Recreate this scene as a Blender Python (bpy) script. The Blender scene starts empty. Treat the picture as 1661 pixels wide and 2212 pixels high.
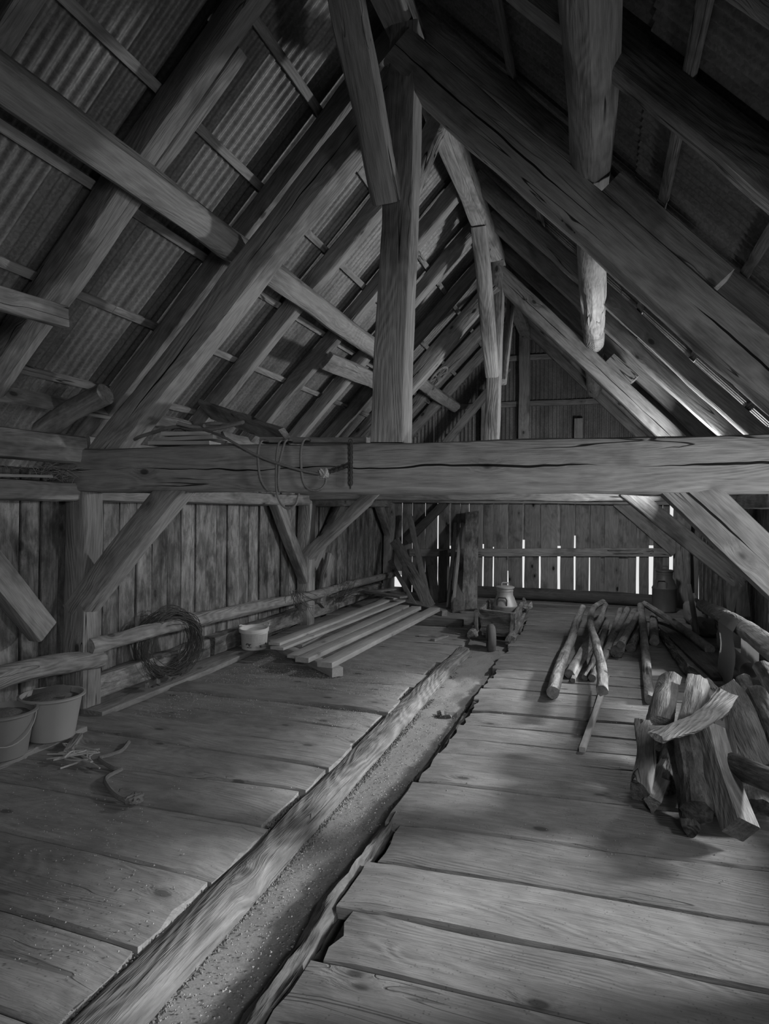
import bpy, bmesh, math, random
from mathutils import Vector, Matrix, noise
random.seed(7)
R0 = random.Random(11)
scene = bpy.context.scene
COL = scene.collection

# ------------------------------------------------------------------ camera
F_PX, CX, CY, EYE = 1400.0, 830.5, 1106.0, 1.65
_y, _p, _r = math.radians(18.21), math.radians(-0.2), math.radians(0.5)
FWD = Vector((-math.sin(_y) * math.cos(_p), math.cos(_y) * math.cos(_p), math.sin(_p)))
_R = Vector((math.cos(_y), math.sin(_y), 0))
_U = _R.cross(FWD)
RGT = math.cos(_r) * _R + math.sin(_r) * _U
UPV = -math.sin(_r) * _R + math.cos(_r) * _U
ORG = Vector((0, 0, EYE))
cam_data = bpy.data.cameras.new('camera')
cam = bpy.data.objects.new('camera', cam_data)
COL.objects.link(cam)
cam_data.sensor_fit = 'VERTICAL'
cam_data.sensor_height = 36.0
cam_data.lens = F_PX / 2212 * 36.0
cam_data.clip_start = 0.05
cam.matrix_world = Matrix(((RGT.x, UPV.x, -FWD.x, 0), (RGT.y, UPV.y, -FWD.y, 0), (RGT.z, UPV.z, -FWD.z, EYE), (0, 0, 0, 1)))
scene.camera = cam

def at(px, py, X=None, Y=None, Z=None):
    """point of the photograph on a world plane"""
    d = RGT * ((px - CX) / F_PX) - UPV * ((py - CY) / F_PX) + FWD
    t = X / d.x if X is not None else (Y / d.y if Y is not None else (Z - EYE) / d.z)
    return ORG + d * t

# ------------------------------------------------------------------ world, lights, exposure
scene.view_settings.view_transform = 'Standard'
scene.view_settings.look = 'None'
scene.view_settings.exposure = 0.0
scene.view_settings.gamma = 1.0
scene.view_settings.use_curve_mapping = False
world = bpy.data.worlds.new('daylight')
scene.world = world
world.use_nodes = True
world.node_tree.nodes['Background'].inputs[0].default_value = (1, 1, 1, 1)
world.node_tree.nodes['Background'].inputs[1].default_value = 0.8

def area(name, loc, target, size, power, size_y=None, spread=None):
    l = bpy.data.lights.new(name, 'AREA')
    l.energy = power
    l.shape = 'RECTANGLE'
    l.size = size
    l.size_y = size_y or size
    if spread: l.spread = math.radians(spread)
    o = bpy.data.objects.new(name, l)
    COL.objects.link(o)
    o.location = loc
    o.rotation_euler = (Vector(target) - Vector(loc)).to_track_quat('-Z', 'Y').to_euler()
    return o
sun = bpy.data.lights.new('low_sun', 'SUN'); sun.energy = 5.2; sun.angle = math.radians(6)
sun_o = bpy.data.objects.new('low_sun', sun); COL.objects.link(sun_o)
_e, _a = math.radians(24), math.radians(22)       # low daylight through an opening added out of view in the right wall
sun_o.rotation_euler = Vector((-math.cos(_e) * math.cos(_a), -math.cos(_e) * math.sin(_a), -math.sin(_e))).to_track_quat('-Z', 'Y').to_euler()
area('eave_light', (1.15, 7.75, 2.08), (-2.6, 5.7, 3.3), 0.3, 98, 0.25)            # added lamp for the unseen bright source near the right eave
area('side_lamp', (1.3, 3.0, 1.45), (-2.4, 4.4, 1.7), 0.3, 14, 0.3, 150)           # unseen side lamp added by the near right post
area('near_fill', (1.0, -1.2, 2.2), (-2.2, 4.0, 0.4), 0.6, 11, 0.6, 75)  # added fill behind the camera, brightens the left floor
area('far_fill', (0.3, 8.95, 2.0), (-1.3, 12.5, 1.2), 0.3, 24, 0.2, 150)           # added fill hidden behind the far tie beam, brightens the far wall

# ------------------------------------------------------------------ materials
class NT:
    def __init__(s, name):
        s.m = bpy.data.materials.new(name); s.m.use_nodes = True
        s.t = s.m.node_tree; s.n = s.t.nodes; s.l = s.t.links
        s.b = s.n['Principled BSDF']
        s.b.inputs['Specular IOR Level'].default_value = 0.15
        s.b.inputs['Roughness'].default_value = 0.85
    def add(s, typ, **kw):
        o = s.n.new(typ)
        for k, v in kw.items(): setattr(o, k, v)
        return o
    def put(s, sock, v):
        if v is None: return
        if hasattr(v, 'is_output'): s.l.new(v, sock)
        else: sock.default_value = v
    def math(s, op, a, b=None, c=None, clamp=False):
        o = s.add('ShaderNodeMath', operation=op, use_clamp=clamp)
        s.put(o.inputs[0], a)
        if b is not None: s.put(o.inputs[1], b)
        if c is not None: s.put(o.inputs[2], c)
        return o.outputs[0]
    def vm(s, op, a, b):
        o = s.add('ShaderNodeVectorMath', operation=op)
        s.put(o.inputs[0], a); s.put(o.inputs[1], b)
        return o.outputs[0]
    def noise(s, vec, scale, detail=2, rough=0.5, dist=0.0):
        o = s.add('ShaderNodeTexNoise')
        s.put(o.inputs['Vector'], s.vm('MULTIPLY', vec, scale) if isinstance(scale, tuple) else vec)
        o.inputs['Scale'].default_value = 1.0 if isinstance(scale, tuple) else scale
        o.inputs['Detail'].default_value = detail; o.inputs['Roughness'].default_value = rough
        o.inputs['Distortion'].default_value = dist
        return o.outputs['Fac']
    def ramp(s, v, a, b, lo=0.0, hi=1.0):
        o = s.add('ShaderNodeMapRange', interpolation_type='SMOOTHSTEP')
        s.put(o.inputs[0], v)
        for i, q in enumerate((a, b, lo, hi)): o.inputs[1 + i].default_value = q
        return o.outputs[0]
    def coords(s):
        tc = s.add('ShaderNodeTexCoord'); oi = s.add('ShaderNodeObjectInfo')
        r = s.math('MULTIPLY', oi.outputs['Random'], 37.0)
        cx = s.add('ShaderNodeCombineXYZ')
        s.put(cx.inputs[0], r); s.put(cx.inputs[1], s.math('MULTIPLY', oi.outputs['Random'], 91.0)); s.put(cx.inputs[2], s.math('MULTIPLY', oi.outputs['Random'], 53.0))
        return s.vm('ADD', tc.outputs['Object'], cx.outputs[0]), oi.outputs['Random']
    def finish(s, val, height, bump, dist=0.01, tint=(1, 1, 1)):
        cc = s.add('ShaderNodeCombineColor')
        for i in range(3): s.put(cc.inputs[i], val)
        s.l.new(cc.outputs[0], s.b.inputs['Base Color'])
        if bump:
            bp = s.add('ShaderNodeBump'); bp.inputs['Strength'].default_value = bump; bp.inputs['Distance'].default_value = dist
            s.put(bp.inputs['Height'], height); s.l.new(bp.outputs[0], s.b.inputs['Normal'])
        return s.m

def wood(name, base, contrast=0.5, grain=38.0, knots=0.6, stain=0.35, stain_scale=2.2, crack=0.6, bump=0.5, var=0.25, mottle=0.0, rings=0.35, specks=0.0, dust=0.0, split=None):
    s = NT(name)
    p, rnd = s.coords()
    vo = s.add('ShaderNodeTexVoronoi'); vo.inputs['Scale'].default_value = 1.0
    s.put(vo.inputs['Vector'], s.vm('MULTIPLY', p, (2.6, 4.6, 4.6)))
    sep = s.add('ShaderNodeSeparateColor'); s.l.new(vo.outputs['Color'], sep.inputs[0])
    on = s.math('GREATER_THAN', sep.outputs[0], 0.35)
    d = vo.outputs['Distance']
    soft = s.math('MULTIPLY', s.ramp(d, 0.0, 0.4, 1.0, 0.0), on)
    k = s.math('MULTIPLY', s.math('MULTIPLY', s.ramp(d, 0.07, 0.13, 1.0, 0.0), knots), on)
    halo = s.math('MULTIPLY', s.math('MULTIPLY', s.ramp(d, 0.08, 0.3, 1.0, 0.0), knots * 0.35), on)
    cx = s.add('ShaderNodeCombineXYZ')
    off = s.math('MULTIPLY', soft, 0.03)
    s.put(cx.inputs[1], off); s.put(cx.inputs[2], off)
    q = s.vm('ADD', p, cx.outputs[0])
    g = s.noise(q, (2.4, grain, grain), 4, 0.65, 0.2)
    fine = s.noise(q, (7.0, grain * 4.5, grain * 4.5), 2, 0.6)
    fig = s.noise(q, (0.7, 3.6, 3.6), 1, 0.4, 0.15)
    ring = s.math('SINE', s.math('MULTIPLY', fig, 120.0))
    big = s.noise(p, (stain_scale * 0.6, stain_scale, stain_scale), 4, 0.65)
    st = s.math('MULTIPLY', s.ramp(big, 0.5, 0.68), stain)
    cn = s.noise(q, (0.35, 8.0, 8.0), 2, 0.55, 0.1)
    cm = s.ramp(s.noise(p, (0.9, 3.0, 3.0), 1), 0.5, 0.62)
    cr = s.math('MULTIPLY', s.math('MULTIPLY', s.ramp(s.math('ABSOLUTE', s.math('SUBTRACT', cn, 0.54)), 0.002, 0.009, 1.0, 0.0), cm), crack)
    if split is not None:
        tc = s.add('ShaderNodeTexCoord'); sx = s.add('ShaderNodeSeparateXYZ'); s.l.new(tc.outputs['Object'], sx.inputs[0])
        wv = s.math('MULTIPLY', s.math('SUBTRACT', s.noise(p, (1.1, 0.0, 0.0), 3, 0.6), 0.5), split[1])
        zz = s.math('ADD', s.math('SUBTRACT', sx.outputs[2], split[0]), wv)
        wd = s.ramp(s.noise(p, (0.8, 0.0, 0.0), 2), 0.38, 0.6, 0.0, split[2])
        sl = s.math('LESS_THAN', s.math('ABSOLUTE', zz), wd)
        cr = s.math('MAXIMUM', cr, s.math('MULTIPLY', sl, 0.95))
    v = s.math('ADD', 1.0, s.math('MULTIPLY', s.math('SUBTRACT', g, 0.5), contrast * 2.2))
    v = s.math('ADD', v, s.math('MULTIPLY', s.math('SUBTRACT', fine, 0.5), contrast * 1.3))
    v = s.math('ADD', v, s.math('MULTIPLY', ring, rings * contrast * 0.42))
    v = s.math('MULTIPLY', v, s.ramp(s.noise(p, 1.3, 3, 0.6), 0.3, 0.7, 0.86, 1.12))
    if dust: v = s.math('ADD', s.math('MULTIPLY', v, 1.0 - dust), dust)
    for a in (k, halo, st, cr): v = s.math('MULTIPLY', v, s.math('SUBTRACT', 1.0, a))
    if mottle:
        mo = s.noise(p, (3.5, 9.0, 9.0), 6, 0.72, 0.4)
        v = s.math('MULTIPLY', v, s.ramp(mo, 0.36, 0.66, 1.0 - mottle, 1.0 + mottle))
    if specks:
        sp = s.add('ShaderNodeTexVoronoi'); sp.inputs['Scale'].default_value = 60.0; s.put(sp.inputs['Vector'], p)
        sel = s.math('GREATER_THAN', s.noise(p, 23.0, 1), 0.55)
        v = s.math('MULTIPLY', v, s.math('SUBTRACT', 1.0, s.math('MULTIPLY', s.math('MULTIPLY', s.ramp(sp.outputs['Distance'], 0.12, 0.3, 1.0, 0.0), sel), specks)))
    v = s.math('MULTIPLY', v, s.math('ADD', 1.0 - var / 2, s.math('MULTIPLY', rnd, var)))
    v = s.math('MULTIPLY', v, base, clamp=True)
    h = s.math('ADD', s.math('ADD', g, s.math('MULTIPLY', fine, 0.4)), s.math('MULTIPLY', ring, 0.1))
    h = s.math('SUBTRACT', h, s.math('MULTIPLY', cr, 1.5))
    return s.finish(v, h, bump, 0.014)

M = {}
M['hewn'] = wood('hewn_timber', 0.288, 0.5, 26, 0.7, 0.45, 2.2, 0.9, 0.6, 0.2)
M['rafter'] = wood('rafter_timber', 0.256, 0.55, 28, 0.65, 0.5, 2.2, 0.8, 0.6)
M['plank'] = wood('wall_board_wood', 0.216, 0.45, 34, 0.5, 0.55, 2.6, 0.3, 0.5, 0.4, 0.42, 0.3, 0.35)
M['back_plank'] = wood('back_board_wood', 0.240, 0.45, 30, 0.85, 0.5, 3.0, 0.3, 0.4, 0.3)
M['floor'] = wood('floor_board_wood', 0.275, 0.3, 24, 0.5, 0.25, 1.8, 0.35, 0.5, 0.16, 0.16, 0.35, 0.25, 0.35)
M['deck'] = wood('deck_board_wood', 0.228, 0.33, 26, 0.6, 0.25, 1.5, 0.4, 0.55, 0.18, 0.14, 0.35, 0.35, 0.25)
M['sawn'] = wood('fresh_sawn_wood', 0.430, 0.25, 36, 0.4, 0.1, 1.2, 0.1, 0.2, 0.12)
M['pole'] = wood('barked_pole_wood', 0.264, 0.45, 20, 0.7, 0.4, 5.0, 0.7, 0.5, 0.2, 0.25, 0.1)
M['split'] = wood('split_firewood_wood', 0.264, 0.65, 26, 0.3, 0.35, 3.0, 0.5, 0.9, 0.3, 0.15)
M['bark'] = wood('firewood_bark', 0.136, 0.7, 12, 0.3, 0.5, 5.0, 0.4, 1.0, 0.3, 0.5, 0.0, 0.5)
M['log'] = wood('worn_log_wood', 0.272, 0.45, 20, 0.5, 0.25, 2.0, 0.4, 0.8, 0.1, 0.12, 0.8)
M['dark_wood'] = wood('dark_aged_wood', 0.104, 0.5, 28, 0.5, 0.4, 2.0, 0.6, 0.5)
M['barrow'] = wood('barrow_wood', 0.224, 0.4, 24, 0.3, 0.5, 6.0, 0.4, 0.9, 0.2, 0.45)

M['curb'] = wood('curb_log_wood', 0.2, 0.5, 22, 0.5, 0.25, 2.0, 0.4, 0.9, 0.1, 0.15, 0.9)
M['bearer'] = wood('bearer_log_wood', 0.13, 0.6, 18, 0.4, 0.4, 3.0, 0.6, 0.9, 0.1, 0.3)
M['tie'] = wood('tie_beam_timber', 0.288, 0.5, 26, 0.7, 0.45, 2.2, 0.9, 0.6, 0.1, split=(-0.005, 0.12, 0.008))
M['hewn_split'] = wood('split_hewn_timber', 0.288, 0.5, 26, 0.7, 0.45, 2.2, 0.9, 0.6, 0.2, split=(-0.01, 0.07, 0.007))

def metal_sheet():
    s = NT('galvanised_sheet')
    p, rnd = s.coords()
    vo = s.add('ShaderNodeTexVoronoi'); vo.inputs['Scale'].default_value = 70.0; s.put(vo.inputs['Vector'], p)
    sep = s.add('ShaderNodeSeparateColor'); s.l.new(vo.outputs['Color'], sep.inputs[0])
    big = s.noise(p, (1.2, 2.2, 2.2), 5, 0.65)
    streak = s.noise(p, (0.6, 9.0, 9.0), 3, 0.6)
    v = s.math('MULTIPLY', s.math('ADD', 0.8, s.math('MULTIPLY', sep.outputs[0], 0.4)), s.ramp(big, 0.3, 0.7, 0.7, 1.25))
    v = s.math('MULTIPLY', v, s.ramp(streak, 0.35, 0.65, 0.88, 1.1))
    v = s.math('MULTIPLY', v, 0.2)
    s.b.inputs['Metallic'].default_value = 0.25
    s.b.inputs['Roughness'].default_value = 0.55
    return s.finish(v, sep.outputs[0], 0.05)
M['sheet'] = metal_sheet()

def plain(name, val, rough=0.6, var=0.2, scale=8.0, spec=0.3, bump=0.1, metal=0.0, fine=0.0):
    s = NT(name)
    p, rnd = s.coords()
    n = s.noise(p, scale, 5, 0.65)
    v = s.math('ADD', 1.0 - var, s.math('MULTIPLY', n, 2 * var))
    if fine: v = s.math('MULTIPLY', v, s.math('ADD', 1.0 - fine, s.math('MULTIPLY', s.noise(p, 140.0, 2), 2 * fine)))
    v = s.math('MULTIPLY', v, val)
    s.b.inputs['Roughness'].default_value = rough
    s.b.inputs['Specular IOR Level'].default_value = spec
    s.b.inputs['Metallic'].default_value = metal
    return s.finish(v, n, bump, 0.01)
M['dirt'] = plain('gutter_dirt', 0.26, 0.95, 0.25, 5.0, 0.05, 0.6, 0, 0.35)
M['crumb'] = plain('crumb', 0.34, 0.95, 0.4, 40.0, 0.05, 0)
M['soil'] = plain('soil', 0.19, 0.95, 0.4, 30.0, 0.05, 0.8, 0, 0.5)
M['bucket'] = plain('grey_plastic', 0.36, 0.5, 0.08, 6.0, 0.35, 0.02)
M['bucket2'] = plain('dull_plastic', 0.24, 0.5, 0.2, 6.0, 0.35, 0.05)
M['white_plastic'] = plain('white_plastic', 0.72, 0.45, 0.12, 9.0, 0.4, 0.02)
M['print'] = None
M['rope'] = plain('rope_fibre', 0.22, 0.95, 0.2, 60.0, 0.05, 0.6)
M['pale_rope'] = plain('pale_twine', 0.48, 0.95, 0.15, 60.0, 0.05, 0.4)
M['iron'] = plain('rusty_iron', 0.06, 0.7, 0.4, 30.0, 0.3, 0.3)
M['wire'] = plain('rusty_wire', 0.09, 0.7, 0.4, 30.0, 0.2, 0.1)
M['can'] = plain('galvanised_can', 0.42, 0.5, 0.35, 14.0, 0.4, 0.15, 0.3)
M['shaded_can'] = plain('shaded_can', 0.10, 0.5, 0.3, 9.0, 0.4, 0.1)  # far can's silhouette shade put into its colour
M['rubber'] = plain('old_rubber', 0.17, 0.8, 0.25, 20.0, 0.2, 0.2)
M['stone'] = plain('rough_stone', 0.28, 0.9, 0.35, 9.0, 0.1, 0.8)
M['hay'] = plain('dry_hay', 0.3, 0.95, 0.4, 50.0, 0.05, 0)
M['strip'] = plain('birch_strip', 0.42, 0.7, 0.15, 4.0, 0.2, 0.1)
M['rag'] = plain('film_scrap', 0.3, 0.5, 0.2, 7.0, 0.4, 0.2)

def label_print():
    s = NT('tub_print')
    tc = s.add('ShaderNodeTexCoord'); p = tc.outputs['Object']
    sep = s.add('ShaderNodeSeparateXYZ'); s.l.new(p, sep.inputs[0])
    z = sep.outputs[2]
    low = s.ramp(z, .075, .09, 1.0, 0.0)
    blot = s.math('MULTIPLY', s.ramp(s.noise(p, (22.0, 22.0, 26.0), 3, 0.6), 0.53, 0.57), low)
    rows = s.math('GREATER_THAN', s.math('SINE', s.math('MULTIPLY', z, 620.0)), 0.45)
    txt = s.math('MULTIPLY', s.math('MULTIPLY', rows, s.math('GREATER_THAN', s.noise(p, (60.0, 60.0, 12.0), 2), 0.46)), s.ramp(z, .095, .105))
    v = s.math('SUBTRACT', s.math('SUBTRACT', 0.5, s.math('MULTIPLY', blot, 0.42)), s.math('MULTIPLY', txt, 0.14))
    s.b.inputs['Roughness'].default_value = 0.5
    return s.finish(v, v, 0)
M['print'] = label_print()

# ------------------------------------------------------------------ builders
def link(name, me, mat, parent=None, mw=None):
    o = bpy.data.objects.new(name, me)
    COL.objects.link(o)
    if mat is not None and len(me.materials) == 0: me.materials.append(mat)
    if mw is not None: o.matrix_world = mw
    if parent is not None:
        o.parent = parent
        o.matrix_parent_inverse = Matrix()
        if mw is not None:
            o.matrix_basis = parent_world(parent).inverted() @ mw
    return o
_pw = {}
def parent_world(p):
    return _pw.get(p.name, p.matrix_basis if p.parent is None else parent_world(p.parent) @ p.matrix_basis)
def tag(o, label, cat, group=None):
    o['label'] = label; o['category'] = cat
    if group: o['group'] = group
    return o
def empty(name, loc=(0, 0, 0), rz=0.0):
    o = bpy.data.objects.new(name, None)
    COL.objects.link(o)
    o.empty_display_size = 0.1
    o.matrix_basis = Matrix.Translation(loc) @ Matrix.Rotation(rz, 4, 'Z')
    return o
def structure(name):
    o = empty(name); o['kind'] = 'structure'
    return o

def frame_of(a, b, up=None):
    x = (b - a).normalized()
    u = Vector(up) if up is not None else (Vector((0, 0, 1)) if abs(x.z) < 0.85 else Vector((0, 1, 0)))
    y = u.cross(x).normalized()
    z = x.cross(y)
    return Matrix(((x.x, y.x, z.x, a.x), (x.y, y.y, z.y, a.y), (x.z, y.z, z.z, a.z), (0, 0, 0, 1)))

def rect(w, h, c, n=1):
    """rounded rectangle section, CCW; c = corner wane, list of (y,z)"""
    w, h = w / 2, h / 2
    c = min(c, w * .9, h * .9)
    pts = []
    for sy, sz, fl in ((1, 1, 0), (-1, 1, 1), (-1, -1, 0), (1, -1, 1)):
        q = [(sy * w, sz * (h - c)), (sy * (w - c * .3), sz * (h - c * .3)), (sy * (w - c), sz * h)]
        if fl: q.reverse()
        pts += q
    out = []
    for i, a in enumerate(pts):
        out.append(a)
        b = pts[(i + 1) % len(pts)]
        if i % 3 == 2:
            for k in range(1, n + 1):
                t = k / (n + 1); out.append((a[0] + (b[0] - a[0]) * t, a[1] + (b[1] - a[1]) * t))
    return out
def circ(r, n=14, fy=1.0):
    return [(r * fy * math.cos(2 * math.pi * i / n), r * math.sin(2 * math.pi * i / n)) for i in range(n)]

def sweep(name, path, sec, mat, parent=None, up=None, scales=None, rough=0.004, freq=5.0, seed=None, smooth=35, caps=True, wob=0.0, skew=(0, 0), end_jag=0.0):
    """section swept along world points; the object's own x axis follows the piece"""
    path = [Vector(p) for p in path]
    mw = frame_of(path[0], path[-1], up)
    inv = mw.inverted()
    loc = [inv @ p for p in path]
    seed = R0.uniform(0, 500) if seed is None else seed
    n = len(sec); S = len(loc); verts = []; faces = []
    for i, p in enumerate(loc):
        a = loc[max(0, i - 1)]; b = loc[min(S - 1, i + 1)]
        t = (b - a).normalized()
        yv = Vector((0, 0, 1)).cross(t).normalized(); zv = t.cross(yv)
        s = scales[i] if scales else 1.0
        sy, sz = s if isinstance(s, tuple) else (s, s)
        wy = wob * noise.noise(Vector((p.x * 0.9, seed, 3.3))); wz = wob * noise.noise(Vector((p.x * 0.9, seed, 9.7)))
        ex = 0.0
        for j, (y, z) in enumerate(sec):
            nn = noise.noise(Vector((p.x * freq * .45 + seed, y * freq * 3 + seed * .3, z * freq * 3))) * rough * 1.6 + noise.noise(Vector((p.x * freq * 2.4 + seed, y * 30, z * 30))) * rough * .6
            ln = math.hypot(y, z) or 1
            if i == 0: ex = -skew[0] * (z + y) + end_jag * noise.noise(Vector((seed, y * 14, z * 14)))
            elif i == S - 1: ex = skew[1] * (z + y) + end_jag * noise.noise(Vector((seed + 7, y * 14, z * 14)))
            v = p + yv * (y * sy + nn * y / ln + wy) + zv * (z * sz + nn * z / ln + wz) + Vector((ex, 0, 0))
            verts.append(v)
    for i in range(S - 1):
        for j in range(n):
            k = (j + 1) % n
            faces.append((i * n + j, (i + 1) * n + j, (i + 1) * n + k, i * n + k)[::-1])
    if caps:
        faces.append(tuple(range(n))[::-1]); faces.append(tuple((S - 1) * n + j for j in range(n)))
    me = bpy.data.meshes.new(name)
    me.from_pydata([tuple(v) for v in verts], [], faces)
    fix(me, smooth)
    return link(name, me, mat, parent, mw)

def fix(me, smooth=35):
    bm = bmesh.new(); bm.from_mesh(me)
    bmesh.ops.recalc_face_normals(bm, faces=bm.faces)
    bm.to_mesh(me); bm.free()
    if smooth:
        me.polygons.foreach_set('use_smooth', [True] * len(me.polygons))
        me.set_sharp_from_angle(angle=math.radians(smooth))
    me.update()

def line(a, b, n, bow=(0, 0, 0)):
    a, b, w = Vector(a), Vector(b), Vector(bow)
    return [a.lerp(b, i / n) + w * (4 * (i / n) * (1 - i / n)) for i in range(n + 1)]

def timber(name, a, b, w, h, mat, parent=None, up=None, wane=0.12, rough=0.005, bow=(0, 0, 0), taper=1.0, seg=None, wob=0.012, skew=(0, 0), smooth=35, mid=1, jag=0.0):
    L = (Vector(b) - Vector(a)).length
    seg = seg or max(3, min(34, int(L / 0.16)))
    sc = [1 + (taper - 1) * i / seg for i in range(seg + 1)]
    return sweep(name, line(a, b, seg, bow), rect(w, h, wane * min(w, h), mid), mat, parent, up, sc, rough, 5.0, None, smooth, True, wob, skew, jag)

def spline(pts, n=6):
    P = [Vector(p) for p in pts]
    P = [P[0] * 2 - P[1]] + P + [P[-1] * 2 - P[-2]]
    out = []
    for i in range(1, len(P) - 2):
        for k in range(n):
            t = k / n
            a, b, c, d = P[i - 1], P[i], P[i + 1], P[i + 2]
            out.append(0.5 * ((2 * b) + (c - a) * t + (2 * a - 5 * b + 4 * c - d) * t * t + (3 * b - a - 3 * c + d) * t ** 3))
    out.append(P[-2])
    return out

def log(name, pts, r0, r1, mat, parent=None, rough=0.006, n=14, sub=6, **k):
    pa = spline(pts, sub)
    S = len(pa); fl = k.get('flat', 1.0)
    sc = [(r0 + (r1 - r0) * i / (S - 1), (r0 + (r1 - r0) * i / (S - 1)) * fl) for i in range(S)]
    return sweep(name, pa, circ(1.0, n), mat, parent, None, sc, rough, 6.0, k.get('seed'), 40, True, k.get('wob', 0.0), k.get('skew', (0, 0)), k.get('jag', 0.0))

def tube_mesh(bm, pts, r, n=6, closed=False):
    pts = [Vector(p) for p in pts]; rings = []
    S = len(pts)
    prev = None
    for i, p in enumerate(pts):
        a = pts[(i - 1) % S] if closed else pts[max(0, i - 1)]
        b = pts[(i + 1) % S] if closed else pts[min(S - 1, i + 1)]
        t = (b - a).normalized()
        u = prev if prev is not None else (Vector((0, 0, 1)) if abs(t.z) < .9 else Vector((1, 0, 0)))
        y = (u - t * u.dot(t))
        y = y.normalized() if y.length > 1e-6 else t.orthogonal().normalized()
        prev = y; z = t.cross(y)
        rr = r[i] if isinstance(r, list) else r
        rings.append([bm.verts.new(p + y * (rr * math.cos(2 * math.pi * j / n)) + z * (rr * math.sin(2 * math.pi * j / n))) for j in range(n)])
    for i in range(S if closed else S - 1):
        A, B = rings[i], rings[(i + 1) % S]
        for j in range(n):
            bm.faces.new((A[j], A[(j + 1) % n], B[(j + 1) % n], B[j]))
    if not closed:
        bm.faces.new(rings[0][::-1]); bm.faces.new(rings[-1])

def bm_obj(name, bm, mat, parent=None, mw=None, smooth=40):
    me = bpy.data.meshes.new(name)
    bm.to_mesh(me); bm.free()
    fix(me, smooth)
    return link(name, me, mat, parent, mw)

def tube(name, pts, r, mat, parent=None, n=7, closed=False, origin=None):
    o = Vector(origin) if origin is not None else Vector(pts[0])
    bm = bmesh.new()
    tube_mesh(bm, [Vector(p) - o for p in pts], r, n, closed)
    return bm_obj(name, bm, mat, parent, Matrix.Translation(o))

def lathe(name, prof, mat, mw, parent=None, n=32, dent=0.0, smooth=40):
    bm = bmesh.new(); rings = []
    sd = R0.uniform(0, 99)
    for r, z in prof:
        if r < 1e-6: rings.append([bm.verts.new((0, 0, z))]); continue
        ring = []
        for j in range(n):
            a = 2 * math.pi * j / n
            rr = r + dent * noise.noise(Vector((math.cos(a) * 1.5, math.sin(a) * 1.5, z * 6 + sd)))
            ring.append(bm.verts.new((rr * math.cos(a), rr * math.sin(a), z)))
        rings.append(ring)
    for A, B in zip(rings, rings[1:]):
        for j in range(n):
            k = (j + 1) % n
            if len(A) == 1 and len(B) == 1: continue
            if len(A) == 1: bm.faces.new((A[0], B[j], B[k]))
            elif len(B) == 1: bm.faces.new((A[j], A[k], B[0]))
            else: bm.faces.new((A[j], A[k], B[k], B[j]))
    return bm_obj(name, bm, mat, parent, mw, smooth)

def T(x, y, z): return Matrix.Translation((x, y, z))

# ------------------------------------------------------------------ measurements of the barn
XL, XR, XM = -4.12, 1.74, -1.3          # board walls and the ridge
Y0, YB = -1.6, 12.5                     # the near end behind the camera, the far end
def ZL(x): return 6.45 + 1.037 * x      # undersides of the common rafters
def ZR(x): return 3.753 - 1.037 * x
NL = Vector((-0.72, 0, 0.694)); NR = Vector((0.72, 0, 0.694))
DL = Vector((0.694, 0, 0.72)); DR = Vector((-0.694, 0, 0.72))

# ------------------------------------------------------------------ floor
floor = structure('floor')
GX0, GX1 = -1.42, -1.06                 # gutter
def floor_board(x0, x1, ya0, ya1, yb0, yb1, mat, z=0.0, th=0.06, ragged=0.03, name='floor_board'):
    """one board across the barn: near edge ya0 (left) - yb0 (right), far edge ya1 - yb1"""
    n = max(6, int((x1 - x0) / 0.12))
    sd = R0.uniform(0, 300)
    me = bpy.data.meshes.new(name)
    V = []; Fc = []
    rows = 9
    for i in range(n + 1):
        t = i / n
        yn = ya0 + (yb0 - ya0) * t + 0.006 * noise.noise(Vector((t * 9, sd, 0)))
        yf = ya1 + (yb1 - ya1) * t + 0.006 * noise.noise(Vector((t * 9, sd, 5)))
        xe = x0 + (x1 - x0) * t
        for j in range(rows):
            u = (0, 0, .025, .25, .5, .75, .975, 1, 1)[j]
            zz = z - (th if j in (0, 8) else (0.011 if j in (1, 7) else 0.0))
            x = xe
            if i == 0: x = x0 + ragged * noise.noise(Vector((u * 3, sd, 1)))
            elif i == n: x = x1 + ragged * noise.noise(Vector((u * 3, sd, 2)))
            y = yn + (yf - yn) * u
            w = 0.007 * noise.noise(Vector((x * 1.7, y * 5, sd))) + 0.003 * noise.noise(Vector((x * 7, y * 9, sd)))
            if i in (0, n) and 1 < j < 7: w -= 0.012
            V.append((x - x0, y - ya0, zz + (w if j not in (0, 8) else 0)))
    for i in range(n):
        for j in range(rows - 1):
            a = i * rows + j
            Fc.append((a, a + rows, a + rows + 1, a + 1))
    Fc.append(tuple(range(rows))); Fc.append(tuple(n * rows + j for j in range(rows)))
    me.from_pydata(V, [], Fc); fix(me, 30)
    return link(name, me, mat, floor, T(x0, ya0, 0))
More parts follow.
